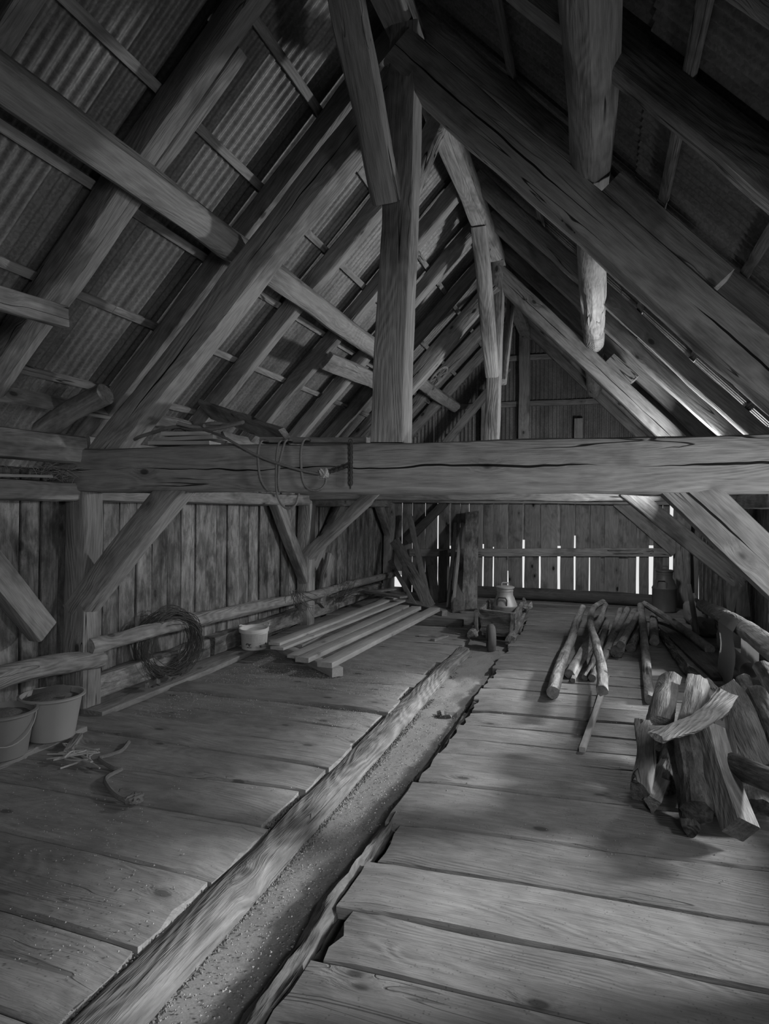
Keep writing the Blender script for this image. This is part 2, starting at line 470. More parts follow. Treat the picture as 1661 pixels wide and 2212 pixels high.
# left boards: joints measured (right end, left end), dusty
LJ = [(-0.9, -0.9), (-0.35, -0.35), (0.15, 0.15), (0.65, 0.65), (1.15, 1.2), (1.62, 1.72), (2.02, 2.1), (2.49, 2.56), (3.01, 2.97), (3.46, 3.24), (3.78, 3.87), (4.2, 4.25), (4.56, 4.6), (4.98, 4.95), (5.35, 5.2), (5.85, 5.7), (6.36, 6.15), (6.9, 6.75), (7.35, 7.3), (7.85, 7.8), (8.4, 8.4), (8.9, 8.95), (9.4, 9.4), (9.95, 9.9), (10.4, 10.4), (10.9, 10.9), (11.4, 11.4), (11.9, 11.9), (12.5, 12.5)]
for i, ((r0, l0), (r1, l1)) in enumerate(zip(LJ, LJ[1:])):
    xe = -1.635 + R0.uniform(-.03, .03)
    if 7.3 < r0 < 8: xe = -1.56
    if i in (10, 13): xe = -1.6
    hz = R0.choice((0, 0.006, 0.012, -0.006))
    if i in (10, 13): hz = 0.025
    floor_board(-4.05, xe, l0 + .006, l1 - .006, r0 + .006, r1 - .006, M['floor'], hz)
RJ = [(-0.9, -0.9), (-0.5, -0.5), (-0.1, -0.1), (0.3, 0.3), (0.7, 0.7), (1.1, 1.1), (1.5, 1.52), (1.83, 1.86), (2.18, 2.2), (2.5, 2.55), (2.88, 2.98), (3.26, 3.46), (3.81, 3.98), (4.31, 4.52), (4.62, 4.8), (4.96, 5.15), (5.3, 5.48), (5.65, 5.84), (6.05, 6.2), (6.43, 6.55), (6.8, 6.9), (7.2, 7.3), (7.61, 7.7), (8.0, 8.05), (8.4, 8.45), (8.8, 8.85), (9.2, 9.25), (9.6, 9.65), (10.0, 10.05), (10.43, 10.45), (10.9, 10.9), (11.4, 11.4), (11.85, 11.85), (12.5, 12.5)]
edges = {5: -0.97, 6: -0.99, 7: -0.99, 8: -0.94, 9: -1.01, 10: -0.955, 11: -1.055, 12: -1.02, 13: -1.0}
for i, ((l0, r0), (l1, r1)) in enumerate(zip(RJ, RJ[1:])):
    xs = edges.get(i, -1.0 + R0.uniform(-.035, .035))
    if l0 >= 10.3: xs = -1.7
    floor_board(xs, XR - .02, l0 + .006, l1 - .006, r0 + .006, r1 - .006, M['deck'], R0.choice((0, .004, -.006, .008)))
# gutter bed
me = bpy.data.meshes.new('gutter_bed'); V = []; Fc = []
ny, nx = 220, 14
for i in range(ny + 1):
    y = -1 + (YB + 1) * i / ny
    for j in range(nx + 1):
        x = -1.75 + 1.0 * j / nx
        far = max(0, min(1, (y - 3.5) / 2.5))
        z = -0.105 + 0.012 * noise.noise(Vector((x * 4, y * 3, 1))) + far * (0.03 * noise.noise(Vector((x * 9, y * 8, 4))) + 0.03 + 0.02 * noise.noise(Vector((x * 22, y * 20, 8))))
        if x > -1.0: z -= 0.08
        V.append((x, y, z))
for i in range(ny):
    for j in range(nx):
        a = i * (nx + 1) + j
        Fc.append((a, a + 1, a + nx + 2, a + nx + 1))
me.from_pydata(V, [], Fc); fix(me, 180)
link('gutter_bed', me, M['dirt'], floor)
# ground slab under the boards
bm = bmesh.new(); bmesh.ops.create_cube(bm, size=1.0, matrix=T(-1.2, 5.4, -0.33) @ Matrix.Diagonal((6.2, 14.6, 0.2, 1)))
bm_obj('ground_slab', bm, M['dirt'], floor)

tag(log('gutter_log', [(-1.535, -0.8, -0.075), (-1.535, 1.0, -0.075), (-1.525, 2.4, -0.07), (-1.535, 4.2, -0.07), (-1.545, 6.0, -0.06), (-1.52, 7.7, -0.06)], 0.118, 0.1, M['curb'], None, 0.012, 22, 8, flat=.66), 'pale worn log lying along the left side of the gutter', 'log')
tag(log('bearer_log', [(-1.06, -0.8, -0.07), (-1.06, 1.2, -0.065), (-1.075, 1.7, -0.06), (-1.05, 2.1, -0.065), (-1.06, 2.5, -0.055), (-1.05, 2.8, -0.06), (-1.04, 3.3, -0.05), (-1.05, 3.5, -0.07), (-1.03, 4.3, -0.075), (-1.0, 6.5, -0.08), (-0.99, 8.0, -0.085)], 0.047, 0.04, M['bearer'], None, 0.022, 14, 8), 'ragged grey log under the ends of the right deck boards', 'log')

# crumbs of dirt and chaff, uncountable
def crumbs(name, n, fn, s0, s1, mat):
    V = []; Fc = []
    for i in range(n):
        x, y, z = fn()
        s = R0.uniform(s0, s1); a = R0.uniform(0, 6.3)
        b = len(V)
        for k in range(3):
            V.append((x + s * math.cos(a + 2.1 * k) * R0.uniform(.6, 1.3), y + s * math.sin(a + 2.1 * k) * R0.uniform(.6, 1.3), z))
        V.append((x, y, z + s * R0.uniform(.5, 1.1)))
        Fc += [(b, b + 1, b + 3), (b + 1, b + 2, b + 3), (b + 2, b, b + 3)]
    me = bpy.data.meshes.new(name); me.from_pydata(V, [], Fc); fix(me, 0)
    o = link(name, me, mat, floor); o['kind'] = 'stuff'
    return o
def left_spot():
    while True:
        x, y = R0.uniform(-3.55, -1.65), R0.uniform(1.8, 9.5)
        d = noise.noise(Vector((x * .8, y * .6, 3))) + max(0, 1 - abs(y - 5.6) / 2.2) * .8 - 0.1
        if R0.random() < max(.06, d): return x, y, R0.uniform(.004, .014)
crumbs('dust_crumbs', 9000, left_spot, 0.002, 0.006, M['crumb'])
crumbs('gutter_crumbs', 5000, lambda: (R0.uniform(-1.42, -1.05), R0.uniform(1.5, 8), R0.uniform(-.105, -.085) + (0.03 if R0.random() < .3 else 0)), 0.002, 0.007, M['crumb'])
crumbs('edge_dirt', 3500, lambda: (-1.415 + R0.gauss(0, .012), R0.uniform(1.3, 7.6), R0.uniform(-.095, -.075)), 0.004, 0.011, M['soil'])
crumbs('joint_dirt', 3000, lambda: (-1.64 + R0.gauss(0, .012), R0.uniform(1.3, 7.6), R0.uniform(-.05, -.025)), 0.005, 0.012, M['soil'])
crumbs('deck_crumbs', 2500, lambda: (R0.uniform(-.95, 1.2), R0.uniform(3.2, 10) , R0.uniform(.004, .012)), 0.002, 0.005, M['crumb'])

# ------------------------------------------------------------------ walls
def plank(name, c, w, z0, z1, th, axis, mat, parent, lean=0.0, seg=8):
    """upright board; axis 'y' = board lies in a wall along y"""
    a = Vector((c[0], c[1], z0)); b = Vector((c[0], c[1], z1))
    if axis == 'y': b.y += lean
    else: b.x += lean
    up = (1, 0, 0) if axis == 'y' else (0, 1, 0)
    return sweep(name, line(a, b, seg), rect(w, th, th * .25, 1), mat, parent, up, None, 0.004, 5, None, 30, True, 0.008)

wall_left = structure('wall_left')
y = -1.4
while y < YB:
    w = R0.uniform(.17, .27)
    plank('plank', (XL + R0.uniform(-.012, .012), y + w / 2), w - .012, 0.02, 1.93, .03, 'y', M['plank'], wall_left, R0.uniform(-.02, .02))
    y += w + R0.uniform(.0, .006)
for y0 in range(7):   # added unseen backing keeps daylight out of the board joints
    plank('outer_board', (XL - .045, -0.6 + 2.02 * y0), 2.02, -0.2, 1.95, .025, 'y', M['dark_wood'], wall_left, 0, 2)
wall_right = structure('wall_right')
y = -1.4
while y < YB:
    w = R0.uniform(.16, .24)
    plank('plank', (XR + R0.uniform(-.01, .01), y + w / 2), w - .012, 0.02, .5 if 3.0 < y + w / 2 < 7.8 else 1.93, .03, 'y', M['plank'], wall_right, R0.uniform(-.015, .015))  # low boards here leave the added opening that lets the sun in
    y += w + R0.uniform(.0, .006)
for ya, yb, zt in ((-1.6, .9, 1.66), (.9, 1.9, 1.66), (1.9, 3.0, 1.66), (3.0, 5.5, .48), (5.5, 7.8, .48), (7.8, 9.2, 1.66), (9.2, 11.0, 1.66), (11.0, 12.5, 1.66)):  # same added backing, cut low at the opening
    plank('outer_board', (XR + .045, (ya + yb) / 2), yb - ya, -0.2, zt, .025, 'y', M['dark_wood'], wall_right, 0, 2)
wall_near = structure('wall_near')
for k in range(16):
    plank('plank', (-4.0 + .38 * k, Y0), .385, -.2, 6.0 - abs(-4.0 + .38 * k + 1.3) * 1.0, .04, 'x', M['plank'], wall_near, 0, 3)

wall_back = structure('wall_back')
# board edges measured along the far wall: (x pixel of the joint, gap in metres)
BJ = [(868, .0), (890, .012), (918, .003), (945, .022), (972, .03), (993, .004), (1012, .006), (1043, .03), (1065, .022), (1097, .024), (1131, .04), (1166, .022), (1207, .055), (1241, .028), (1273, .02), (1301, .07), (1346, .16), (1377, .05), (1406, .07), (1430, .004), (1449, .06), (1482, .0)]
XB = [(at(px, 1250, Y=YB).x, g) for px, g in BJ]
for (xa, ga), (xb, gb) in zip(XB, XB[1:]):
    a, b = xa + ga / 2, xb - gb / 2
    plank('plank', ((a + b) / 2, YB + R0.uniform(-.006, .006)), b - a, -.1, 1.95, .032, 'x', M['back_plank'], wall_back, R0.uniform(-.006, .006), 10)
xx = XL
while xx < XB[0][0] - .03:
    w = min(.2, XB[0][0] - xx)
    for za, zb in (((-.1, .1), (.42, 1.95)) if xx + w > -3.85 else ((-.1, 1.95),)): plank('plank', (xx + w / 2, YB), w - .01, za, zb, .032, 'x', M['back_plank'], wall_back)
    xx += w
xx = XB[-1][0]
while xx < XR:
    w = min(.2, XR - xx + .02); plank('plank', (xx + w / 2, YB), w - .004, -.1, 1.95, .032, 'x', M['back_plank'], wall_back); xx += w
# real cover boards at wide gaps; the rest added to darken the upper slits
for px, w, z0, z1 in ((1346, .26, -.1, 2.0), (1301, .17, -.1, 2.0), (1207, .1, 1.0, 2.0), (1377, .12, .85, 2.0), (1406, .14, 1.05, 2.0), (1449, .1, 1.0, 1.4), (1043, .1, 1.0, 2.0), (1131, .1, 1.1, 2.0), (1273, .1, .8, 2), (972, .1, .95, 2), (1097, .1, .5, 2), (1166, .1, .9, 2.0), (1065, .12, .95, 2), (1241, .1, 1.2, 2)):
    plank('outer_board', (at(px, 1200, Y=YB + .07).x, YB + .075), w, z0, z1, .025, 'x', M['back_plank'], wall_back, 0, 3)
timber('girt', at(885, 1194, Y=YB - .05), at(1450, 1193, Y=YB - .05), .06, .15, M['hewn'], wall_back, wane=.08, rough=.003)
# corrugated gable above
def corr(name, org, ux, uy, nrm, wid, length, pitch, amp, mat, parent, rows=2, cut=None):
    n = int(wid / pitch * 8)
    me = bpy.data.meshes.new(name); V = []; Fc = []
    for i in range(n + 1):
        u = wid * i / n
        h = amp * math.sin(2 * math.pi * u / pitch)
        for j in range(rows + 1):
            v = length * j / rows
            V.append((v, u, h))
    for i in range(n):
        for j in range(rows):
            a = i * (rows + 1) + j
            Fc.append((a, a + 1, a + rows + 2, a + rows + 1))
    me.from_pydata(V, [], Fc); fix(me, 180)
    x, y, z = Vector(uy), Vector(ux), Vector(nrm)
    mw = Matrix(((x.x, y.x, z.x, org[0]), (x.y, y.y, z.y, org[1]), (x.z, y.z, z.z, org[2]), (0, 0, 0, 1)))
    return link(name, me, mat, parent, mw)
for r, (z0, z1) in enumerate(((1.9, 2.85), (2.75, 3.75), (3.65, 4.65), (4.55, 5.5))):
    xa, xb = (z0 - 6.8) / 1.037, (4.1 - z0) / 1.037
    xa, xb = max(xa, XL), min(xb, XR)
    x = xa
    while x < xb - .02:
        w = min(.8, xb - x)
        corr('gable_sheet', (x, YB + .06 - .012 * r, z0), (1, 0, 0), (0, 0, 1), (0, -1, 0), w, z1 - z0, .076, .011, M['sheet'], wall_back)
        x += w
for px, py in ((1150, 1062),):
    pass
for za in (2.78, 3.68, 4.55):
    xa, xb = (za - 6.5) / 1.037, (3.8 - za) / 1.037
    timber('gable_rail', (xa, YB - .0, za), (xb, YB - .0, za), .06, .1, M['rafter'], wall_back, wane=.1, rough=.003)
for px, w, zt in ((1132, .2, 5.0), (1048, .14, 3.9), (1250, .16, 3.35), (985, .14, 3.1)):
    x = at(px, 900, Y=YB - .1).x
    timber('gable_stud', (x, YB - .1, 1.9), (x, YB - .1, zt), w, .12, M['hewn'], wall_back, up=(0, 1, 0), wane=.12)

# ------------------------------------------------------------------ roof
roof = structure('ceiling')
RY = [-1.4, -0.4, 0.6, 1.35, 2.27, 3.27, 4.5, 5.76, 6.82, 7.78, 8.75, 9.75, 10.75, 11.7]
def rafter(side, y, w=.14, h=.17, x_end=None, mat=None):
    if side < 0:
        a = Vector((XM + .02, y, ZL(XM + .02))); x1 = x_end or -4.55; b = Vector((x1, y, ZL(x1))); n = NL
    else:
        a = Vector((XM - .02, y, ZR(XM - .02))); x1 = x_end or 1.84; b = Vector((x1, y, ZR(x1))); n = NR
    return timber('rafter', b + n * h / 2, a + n * h / 2, w, h, mat or M['rafter'], roof, up=n, wane=.2, rough=.008, wob=.02, bow=(0, R0.uniform(-.02, .02), 0))
for y in RY:
    rafter(-1, y, R0.uniform(.13, .16))
    rafter(1, y + R0.uniform(0, .06), R0.uniform(.13, .16))
_a = Vector((-4.5, 3.405, ZL(-4.5))) + NL * .08; _b = Vector((-2.02, 3.405, ZL(-2.02))) + NL * .08
timber('rafter', _a, _b, .1, .15, M['rafter'], roof, up=NL, wane=.2, rough=.01, wob=.015)                           # second pole beside the fourth rafter
LT = .19
for k in range(7):
    s = .58 + .48 * k
    for side, zf, n in ((-1, ZL, NL), (1, ZR, NR)):
        x = XM + side * s
        p = Vector((x, 0, zf(x))) + n * (LT)
        yy = -1.5
        while yy < YB:
            e = min(YB + .1, yy + R0.uniform(2.6, 4.0))
            timber('batten', (p.x, yy, p.z), (p.x, e, p.z), .062, .03, M['rafter'], roof, up=n, wane=.1, rough=.002, wob=.006, seg=6, mid=0)
            yy = e
for side, n, zf, d in ((-1, NL, ZL, DL), (1, NR, ZR, DR)):
    base = Vector((XM, 0, zf(XM))) + n * (LT + .03)
    y = -1.7
    k = 0
    while y < YB + .3:
        for (s0, s1) in ((-.32, 2.1), (1.95, 4.0), (3.85, 5.05 if side < 0 else 4.6)):
            lift = .012 if s0 > 0 and s0 < 3 else (.0 if s0 < 0 else .022)
            if side > 0: o = base - d * s1 - n * (lift - .02)
            else: o = base - d * s1 - n * (lift - .02)
            corr('roofing_sheet', (o.x, y, o.z), (0, 1, 0), tuple(d), tuple(n) if side < 0 else tuple(n), .86, s1 - s0, .076, .011, M['sheet'], roof)
        y += .83
        k += 1

# ------------------------------------------------------------------ frame timbers
def beam(name, a, b, w, h, label, mat='hewn', cat='beam', **k):
    return tag(timber(name, a, b, w, h, M[mat], None, **k), label, cat)
ZT = 1.94
beam('tie_beam', (-4.15, 4.2, 1.945), (1.85, 4.2, 1.925), .29, .335, 'massive hewn tie beam spanning the nearest truss under the ropes', mat='tie', wane=.14, rough=.01, wob=.02)
beam('tie_beam', (-4.15, 8.5, 1.93), (1.85, 8.5, 1.93), .26, .30, 'second tie beam seen beneath the massive near tie beam', wane=.12, rough=.008)
for y, lab in ((4.21, 'big near king post standing on the massive tie beam'), (8.5, 'slim farther king post with one brightly lit edge')):
    w = .225 if y < 5 else .18
    timber_o = timber('king_post', (-1.34, y, 2.10), (-1.25, y, 4.88), w, .24, M['hewn'], None, up=(0, 1, 0), wane=.08, rough=.007, taper=.86)
    tag(timber_o, lab, 'post')
tag(timber('ridge_beam', (XM, -1.5, 4.98), (XM, YB - .05, 4.98), .2, .22, M['rafter'], None, wane=.15, rough=.008), 'dark ridge beam running along the top of the roof', 'beam')
# principal rafters: (side, y)
def principal(side, y, label, d=.235, w=.2):
    if side < 0:
        top = lambda x: 6.08 + 1.037 * x
        xa, xb, n = -3.98, XM - .08, NL
    else:
        top = lambda x: 3.585 - 1.037 * x
        xa, xb, n = 1.55, XM + .1, NR
    a = Vector((xa, y, top(xa))) - n * d / 2; b = Vector((xb, y, top(xb))) - n * d / 2
    tag(timber('principal_rafter', a, b, w, d, M['hewn_split'], None, up=n, wane=.14, rough=.008, wob=.016), label, 'rafter')
principal(-1, 4.22, 'heavy left principal rafter rising from the near tie beam to the near king post')
principal(1, 4.22, 'heavy right principal rafter of the near truss, under the right purlin', .27, .24)
principal(-1, 8.5, 'left principal rafter of the far truss, behind the near king post')
principal(1, 8.5, 'right principal rafter of the far truss, falling from the slim king post')
tag(timber('cleat', Vector((.0, 4.24, 3.585)) + NR * .085, Vector((.62, 4.24, 2.94)) + NR * .07, .2, .17, M['rafter'], None, up=NR, wane=.06), 'wooden cleat holding the right purlin on the near principal rafter', 'block')
tag(timber('cleat', Vector((.02, 8.5, 3.44)) + NR * .12, Vector((.3, 8.5, 3.15)) + NR * .12, .16, .18, M['rafter'], None, up=NR, wane=.06), 'small dark cleat on the far right principal rafter', 'block')
# purlins
def purlin(side, px0, px1, X, label, r):
    tag(timber('purlin', px0, px1, r, r * .95, M['hewn'], None, up=(-.72 if side < 0 else .72, 0, .694), wane=.33, rough=.01, wob=.015, taper=.95), label, 'beam')
purlin(-1, (-2.62, -1.4, 3.61), (-2.58, 12.0, 3.60), None, 'round-edged left purlin crossing above the left principal rafters', .21)
purlin(1, (-.05, -1.4, 3.82), (-.07, 11.7, 3.72), None, 'thick right purlin hanging straight ahead over the deck', .23)
# braces between king posts and ridge
beam('brace', (-1.37, 3.12, 4.86), (-1.35, 4.12, 3.72), .2, .17, 'curved brace leaning against the front of the near king post', wane=.3, rough=.008, bow=(0, .05, -.06), up=(0, 1, 1))
beam('brace', (-1.28, 4.32, 3.85), (-1.26, 5.25, 4.9), .16, .14, 'brace rising behind the near king post to the ridge', wane=.25, up=(0, -1, 1))
beam('brace', (-1.32, 7.35, 4.9), (-1.31, 8.4, 3.4), .17, .16, 'long brace leaning against the front of the slim king post', wane=.2, bow=(0, .06, -.06), up=(0, 1, 1))
beam('brace', (-1.22, 8.62, 3.35), (-1.22, 9.7, 4.9), .11, .11, 'thin brace behind the slim king post', wane=.25, up=(0, -1, 1))
# braces tie beam - posts
beam('brace', (.28, 4.16, 2.0), (1.62, 4.2, .62), .19, .25, 'bright diagonal brace under the right end of the near tie beam', mat='hewn_split', wane=.1, up=(1, 0, 1))
beam('brace', (-2.86, 4.16, 1.98), (-3.98, 4.2, .80), .19, .2, 'long diagonal brace under the left end of the near tie beam', wane=.12, up=(-1, 0, 1))
beam('brace', (.32, 8.44, 1.92), (1.6, 8.48, .82), .17, .2, 'diagonal brace of the far truss running down to the leaning right post', wane=.15, up=(1, 0, 1))
beam('brace', (-2.88, 8.42, 1.92), (-4.0, 8.46, .92), .15, .17, 'diagonal brace of the far truss beside the left wall post', wane=.15, up=(-1, 0, 1))
# wall posts
def post(x, y, z1, w, d, label, lean=(0, 0)):
    return tag(timber('wall_post', (x, y, 0.0), (x + lean[0], y + lean[1], z1), w, d, M['hewn'], None, up=(1, 0, 0), wane=.14, rough=.008), label, 'post')
post(-3.94, 4.2, 1.78, .2, .22, 'stout left wall post behind the plastic buckets')
post(-3.97, 8.5, 1.78, .22, .2, 'left wall post beside the stacked sawn planks')
post(-3.95, 12.35, 1.78, .2, .2, 'far left corner post behind the leaning boards')
timber('wall_post', (1.63, 4.2, 0), (1.63, 4.2, 1.78), .12, .18, M['hewn'], wall_right, up=(1, 0, 0), wane=.14)
tag(timber('wall_post', (1.56, 8.5, .45), (1.66, 8.5, 1.8), .24, .26, M['hewn'], None, up=(1, 0, 0), wane=.3, rough=.02, bow=(-.06, 0, 0)), 'crooked leaning right wall post standing on stones', 'post')
post(1.42, 12.36, 1.78, .24, .24, 'far right corner post beside the dark milk can')
# plates
beam('wall_plate', (-3.97, -1.4, 1.77), (-3.97, 12.4, 1.77), .2, .15, 'lower left wall plate running along the top of the board wall', wane=.25, rough=.01)
beam('wall_plate', (1.62, -1.4, 1.77), (1.62, 12.4, 1.78), .2, .16, 'lower right wall plate over the right wall', wane=.2, rough=.01)
beam('eave_plate', (-3.98, -1.4, 2.09), (-3.92, 4.12, 2.10), .2, .21, 'upper left eave plate ending on the near tie beam', wane=.18, rough=.008)
beam('eave_plate', (-4.05, 4.3, 2.16), (-4.05, 12.4, 2.16), .16, .15, 'upper left eave plate beyond the near truss', wane=.18)
beam('eave_plate', (1.62, -1.4, 2.03), (1.62, 12.4, 2.03), .18, .16, 'upper right eave plate in the dark', wane=.18)
beam('tie_beam', (-4.1, 12.3, 1.88), (1.7, 12.3, 1.86), .18, .17, 'end tie beam along the top of the slatted far wall', wane=.15)
# eave boards on the left rafters
for (a, b, lab) in (((-3.96, 2.6, 2.42), (-3.93, 5.95, 2.47), 'rough eave board nailed under the left rafters above the log stub'), ((-3.9, 6.2, 2.44), (-3.9, 7.6, 2.44), 'short eave board under the left rafters beside the rope coil')):
    tag(timber('eave_board', a, b, .03, .13, M['rafter'], None, up=(-.5, 0, .86), wane=.2, rough=.008, wob=.02), lab, 'board')
# wall braces in the plane of the left wall
def wbrace(p0, p1, X, label, w=.15):
    a = at(*p0, X=X); b = at(*p1, X=X)
    beam('brace', a, b, .14, w, label, wane=.15, up=(1, 0, 0) if False else None)
wbrace((-120, 1105), (92, 1362), -3.97, 'left wall brace cut by the edge of the view, ending at the stout post', .2)
wbrace((592, 1075), (662, 1262), -3.97, 'left wall brace slanting down to the post by the sawn planks', .17)
wbrace((738, 1082), (672, 1225), -4.0, 'half hidden brace behind the post by the sawn planks', .14)
wbrace((815, 1085), (868, 1235), -3.97, 'left wall brace slanting down to the far left corner', .17)
beam('brace', at(962, 1085, Y=12.38), at(880, 1168, Y=12.38), .12, .16, 'short brace in the left corner of the slatted far wall', mat='dark_wood', wane=.15)
beam('brace', at(1335, 1082, Y=12.38), at(1462, 1190, Y=12.38), .12, .24, 'broad dark brace in the right corner of the slatted far wall', mat='back_plank', wane=.1)
# gable rafters
beam('gable_rafter', (XM + .05, 12.2, 5.0), (1.3, 12.2, 2.35), .13, .15, 'right gable rafter in front of the corrugated gable', mat='rafter')
beam('gable_rafter', (XM - .3, 12.1, 4.3), (-3.6, 12.1, 1.95), .13, .14, 'left gable strut in front of the corrugated gable', mat='rafter')
# rails along the left wall
def rail(pts, r0, r1, label, X=-3.84):
    tag(log('wall_rail', [at(x, y, X=X) for x, y in pts], r0, r1, M['log'], None, .01, 14, 6), label, 'rail')
rail([(190, 1398), (330, 1362), (500, 1322), (690, 1283)], .068, .07, 'long round rail with bored holes in front of the wire coil')
rail([(-330, 1560), (-120, 1500), (60, 1448), (215, 1424)], .09, .075, 'thick hewn rail above the plastic buckets')
rail([(690, 1282), (760, 1262), (852, 1240)], .066, .06, 'far stretch of the left wall rail running to the bright corner hole')
# sill shelf and footing blocks
tag(timber('sill_plank', (-3.72, 2.2, .028), (-3.72, 3.82, .028), .38, .05, M['floor'], None, wane=.1, rough=.004), 'low kerb plank that the plastic buckets stand on', 'plank')
tag(timber('sill_plank', (-3.82, 4.1, .03), (-3.84, 6.6, .03), .34, .05, M['floor'], None, wane=.1, rough=.006), 'low kerb plank under the wire coil and the white tub', 'plank')
for y0, y1, lab in ((4.36, 6.0, 'whitewashed footing block beside the stout post'), (6.1, 8.3, 'whitewashed footing block behind the white tub'), (8.65, 9.6, 'footing block beyond the post by the sawn planks'), (9.65, 11.9, 'farthest footing block along the left wall')):
    tag(timber('footing_block', (-4.0, y0, .15), (-4.0, y1, .15), .15, .19, M['plank'], None, wane=.1, rough=.012), lab, 'block')
tag(log('sill_log', [(-2.6, 12.22, .1), (-.8, 12.2, .12), (1.2, 12.2, .1)], .115, .11, M['dark_wood'], None, .008, 16, 10), 'long dark sill log at the foot of the slatted far wall', 'log')

# ------------------------------------------------------------------ things on the left
def bucket(px, py, r0, r1, h, mat, fill, label, lip=True, handle=None):
    c = at(px, py, Z=.056)
    t = tag(empty('bucket', c), label, 'bucket')
    lathe('bucket_body', [(0, .004), (r0 - .01, .0), (r0, .008), (r1 * .97, h * .9), (r1 * 1.0, h - .02), (r1 + .018, h - .012), (r1 + .02, h), (r1 + .004, h + .004), (r1 - .006, h - .004), (r1 * .95, h * .85), (r0 - .012, .02), (0, .02)], mat, T(*c), t, 40)
    f = lathe('soil_filling', [(0, h * fill + .03), (r1 * .3, h * fill + .035), (r1 * .62, h * fill + .015), (r1 * .9, h * fill)], M['soil'], T(*c), t, 30, .02)
    return t, c
b1, c1 = bucket(112, 1592, .145, .195, .30, M['bucket'], .9, 'grey plastic bucket of soil with a torn sheet on top, beside the stout post')
bm = bmesh.new()
g = [[bm.verts.new((-.15 + .05 * i, -.09 + .045 * j, .275 + .03 * noise.noise(Vector((i * .8, j * .8, 2))) + .02 * i * (6 - i) * .12 + (0.035 if j == 4 else 0))) for j in range(5)] for i in range(6)]
for i in range(5):
    for j in range(4): bm.faces.new((g[i][j], g[i + 1][j], g[i + 1][j + 1], g[i][j + 1]))
bmesh.ops.solidify(bm, geom=bm.faces[:], thickness=.004)
bm_obj('torn_sheet', bm, M['rag'], b1, T(*c1) @ Matrix.Rotation(.5, 4, 'Z'), 25)
b2, c2 = bucket(4, 1632, .145, .19, .29, M['bucket2'], .88, 'dull bucket full of grainy soil with a wire handle at the view edge')
tube('wire_handle', [c2 + Vector((.195 * math.cos(a), .195 * math.sin(a) - .0, .27 - .16 * max(0, math.sin((a + 1.9) / 2.6 * math.pi)) )) for a in [-1.9 + 2.6 * i / 16 for i in range(17)]], .004, M['can'], b2)
for k in range(160):
    pass
tb = at(549, 1400, Z=.058)
tub = tag(empty('tub', tb), 'white oval tub with a printed wrapper and a broken lid rim', 'tub')
lathe('tub_body', [(0, 0), (.135, 0), (.14, .006), (.155, .2), (.155, .205), (.15, .205), (.135, .01), (0, .01)], M['white_plastic'], T(*tb), tub, 40)
lathe('rim', [(.155, .196), (.168, .2), (.17, .235), (.162, .24), (.15, .236), (.15, .2)], M['white_plastic'], T(*tb) @ Matrix.Rotation(.05, 4, 'X'), tub, 40)
bm = bmesh.new(); rows = []
for j in range(5):
    z = .03 + .15 * j / 4; r = .1425 + .0155 * (z - .006) / .2 * 1.0 + .0012
    rows.append([bm.verts.new((r * math.cos(a), r * math.sin(a), z)) for a in [-2.25 + 2.3 * i / 24 for i in range(25)]])
for A, B in zip(rows, rows[1:]):
    for i in range(24): bm.faces.new((A[i], A[i + 1], B[i + 1], B[i]))
w_ = bm_obj('printed_wrapper', bm, M['print'], tub, T(*tb)); w_['label'] = 'printed wrapper with dark animal shapes'
bm = bmesh.new()
tube_mesh(bm, [Vector((.17 * math.cos(a), .17 * math.sin(a), .25 + .02 * math.sin(a * 2))) for a in [.4 + 3.6 * i / 20 for i in range(21)]], .008, 8)
bm_obj('lid_rim', bm, M['white_plastic'], tub, T(*tb))

# wire coil
cc = Vector((-3.86, 5.22, .36))
bm = bmesh.new()
for k in range(62):
    R = R0.uniform(.22, .33); oy = R0.gauss(0, .012); ph = R0.uniform(0, 6.3)
    off = Vector((R0.gauss(0, .045), R0.gauss(0, .015), R0.gauss(0, .012)))
    tx, tz = R0.gauss(0, .14), R0.gauss(0, .14)
    pts = []
    for i in range(36):
        a = 2 * math.pi * i / 36
        rr = R * (1 + .05 * math.sin(3 * a + ph) + .03 * math.sin(5 * a + ph * 2))
        v = Vector((0, rr * math.cos(a), rr * math.sin(a)))
        v.x += tx * v.y + tz * v.z
        pts.append(v + off)
    if min(p.z for p in pts) < -.335: pts = [p * .93 for p in pts]
    tube_mesh(bm, pts, .0032, 4, True)
tag(bm_obj('wire_coil', bm, M['wire'], None, T(*cc) @ Matrix.Rotation(-.42, 4, 'Z') @ Matrix.Rotation(.1, 4, 'Y')), 'tangled coil of rusty wire hooked behind the left wall rail', 'wire')
# loose twigs hanging at the second post
def twigs(name, px, py, X, n, ln, label, up=True, mat='wire'):
    c = at(px, py, X=X); bm = bmesh.new()
    for k in range(n):
        a, e = R0.uniform(0, 6.3), R0.uniform(.2, 1.4)
        p = Vector((R0.gauss(0, .03), R0.gauss(0, .09), 0)); pts = [p]
        d = Vector((abs(math.cos(a)) * .35, math.cos(a) * .7, (1 if up else -1) * math.sin(e)))
        for i in range(6):
            d = (d + Vector((R0.gauss(0, .2), R0.gauss(0, .3), R0.gauss(0, .2)))).normalized()
            p = p + d * ln / 6; pts.append(p)
        tube_mesh(bm, pts, .003, 4)
    return tag(bm_obj(name, bm, M[mat], None, T(*c)), label, 'twigs')
twigs('dry_twigs', 735, 1300, -3.8, 34, .42, 'dry twigs stuck behind the rail beyond the second left post', True)
twigs('dry_twigs', 640, 1275, -3.78, 26, .4, 'tangle of dry twigs hanging on the rail before the second left post', False)
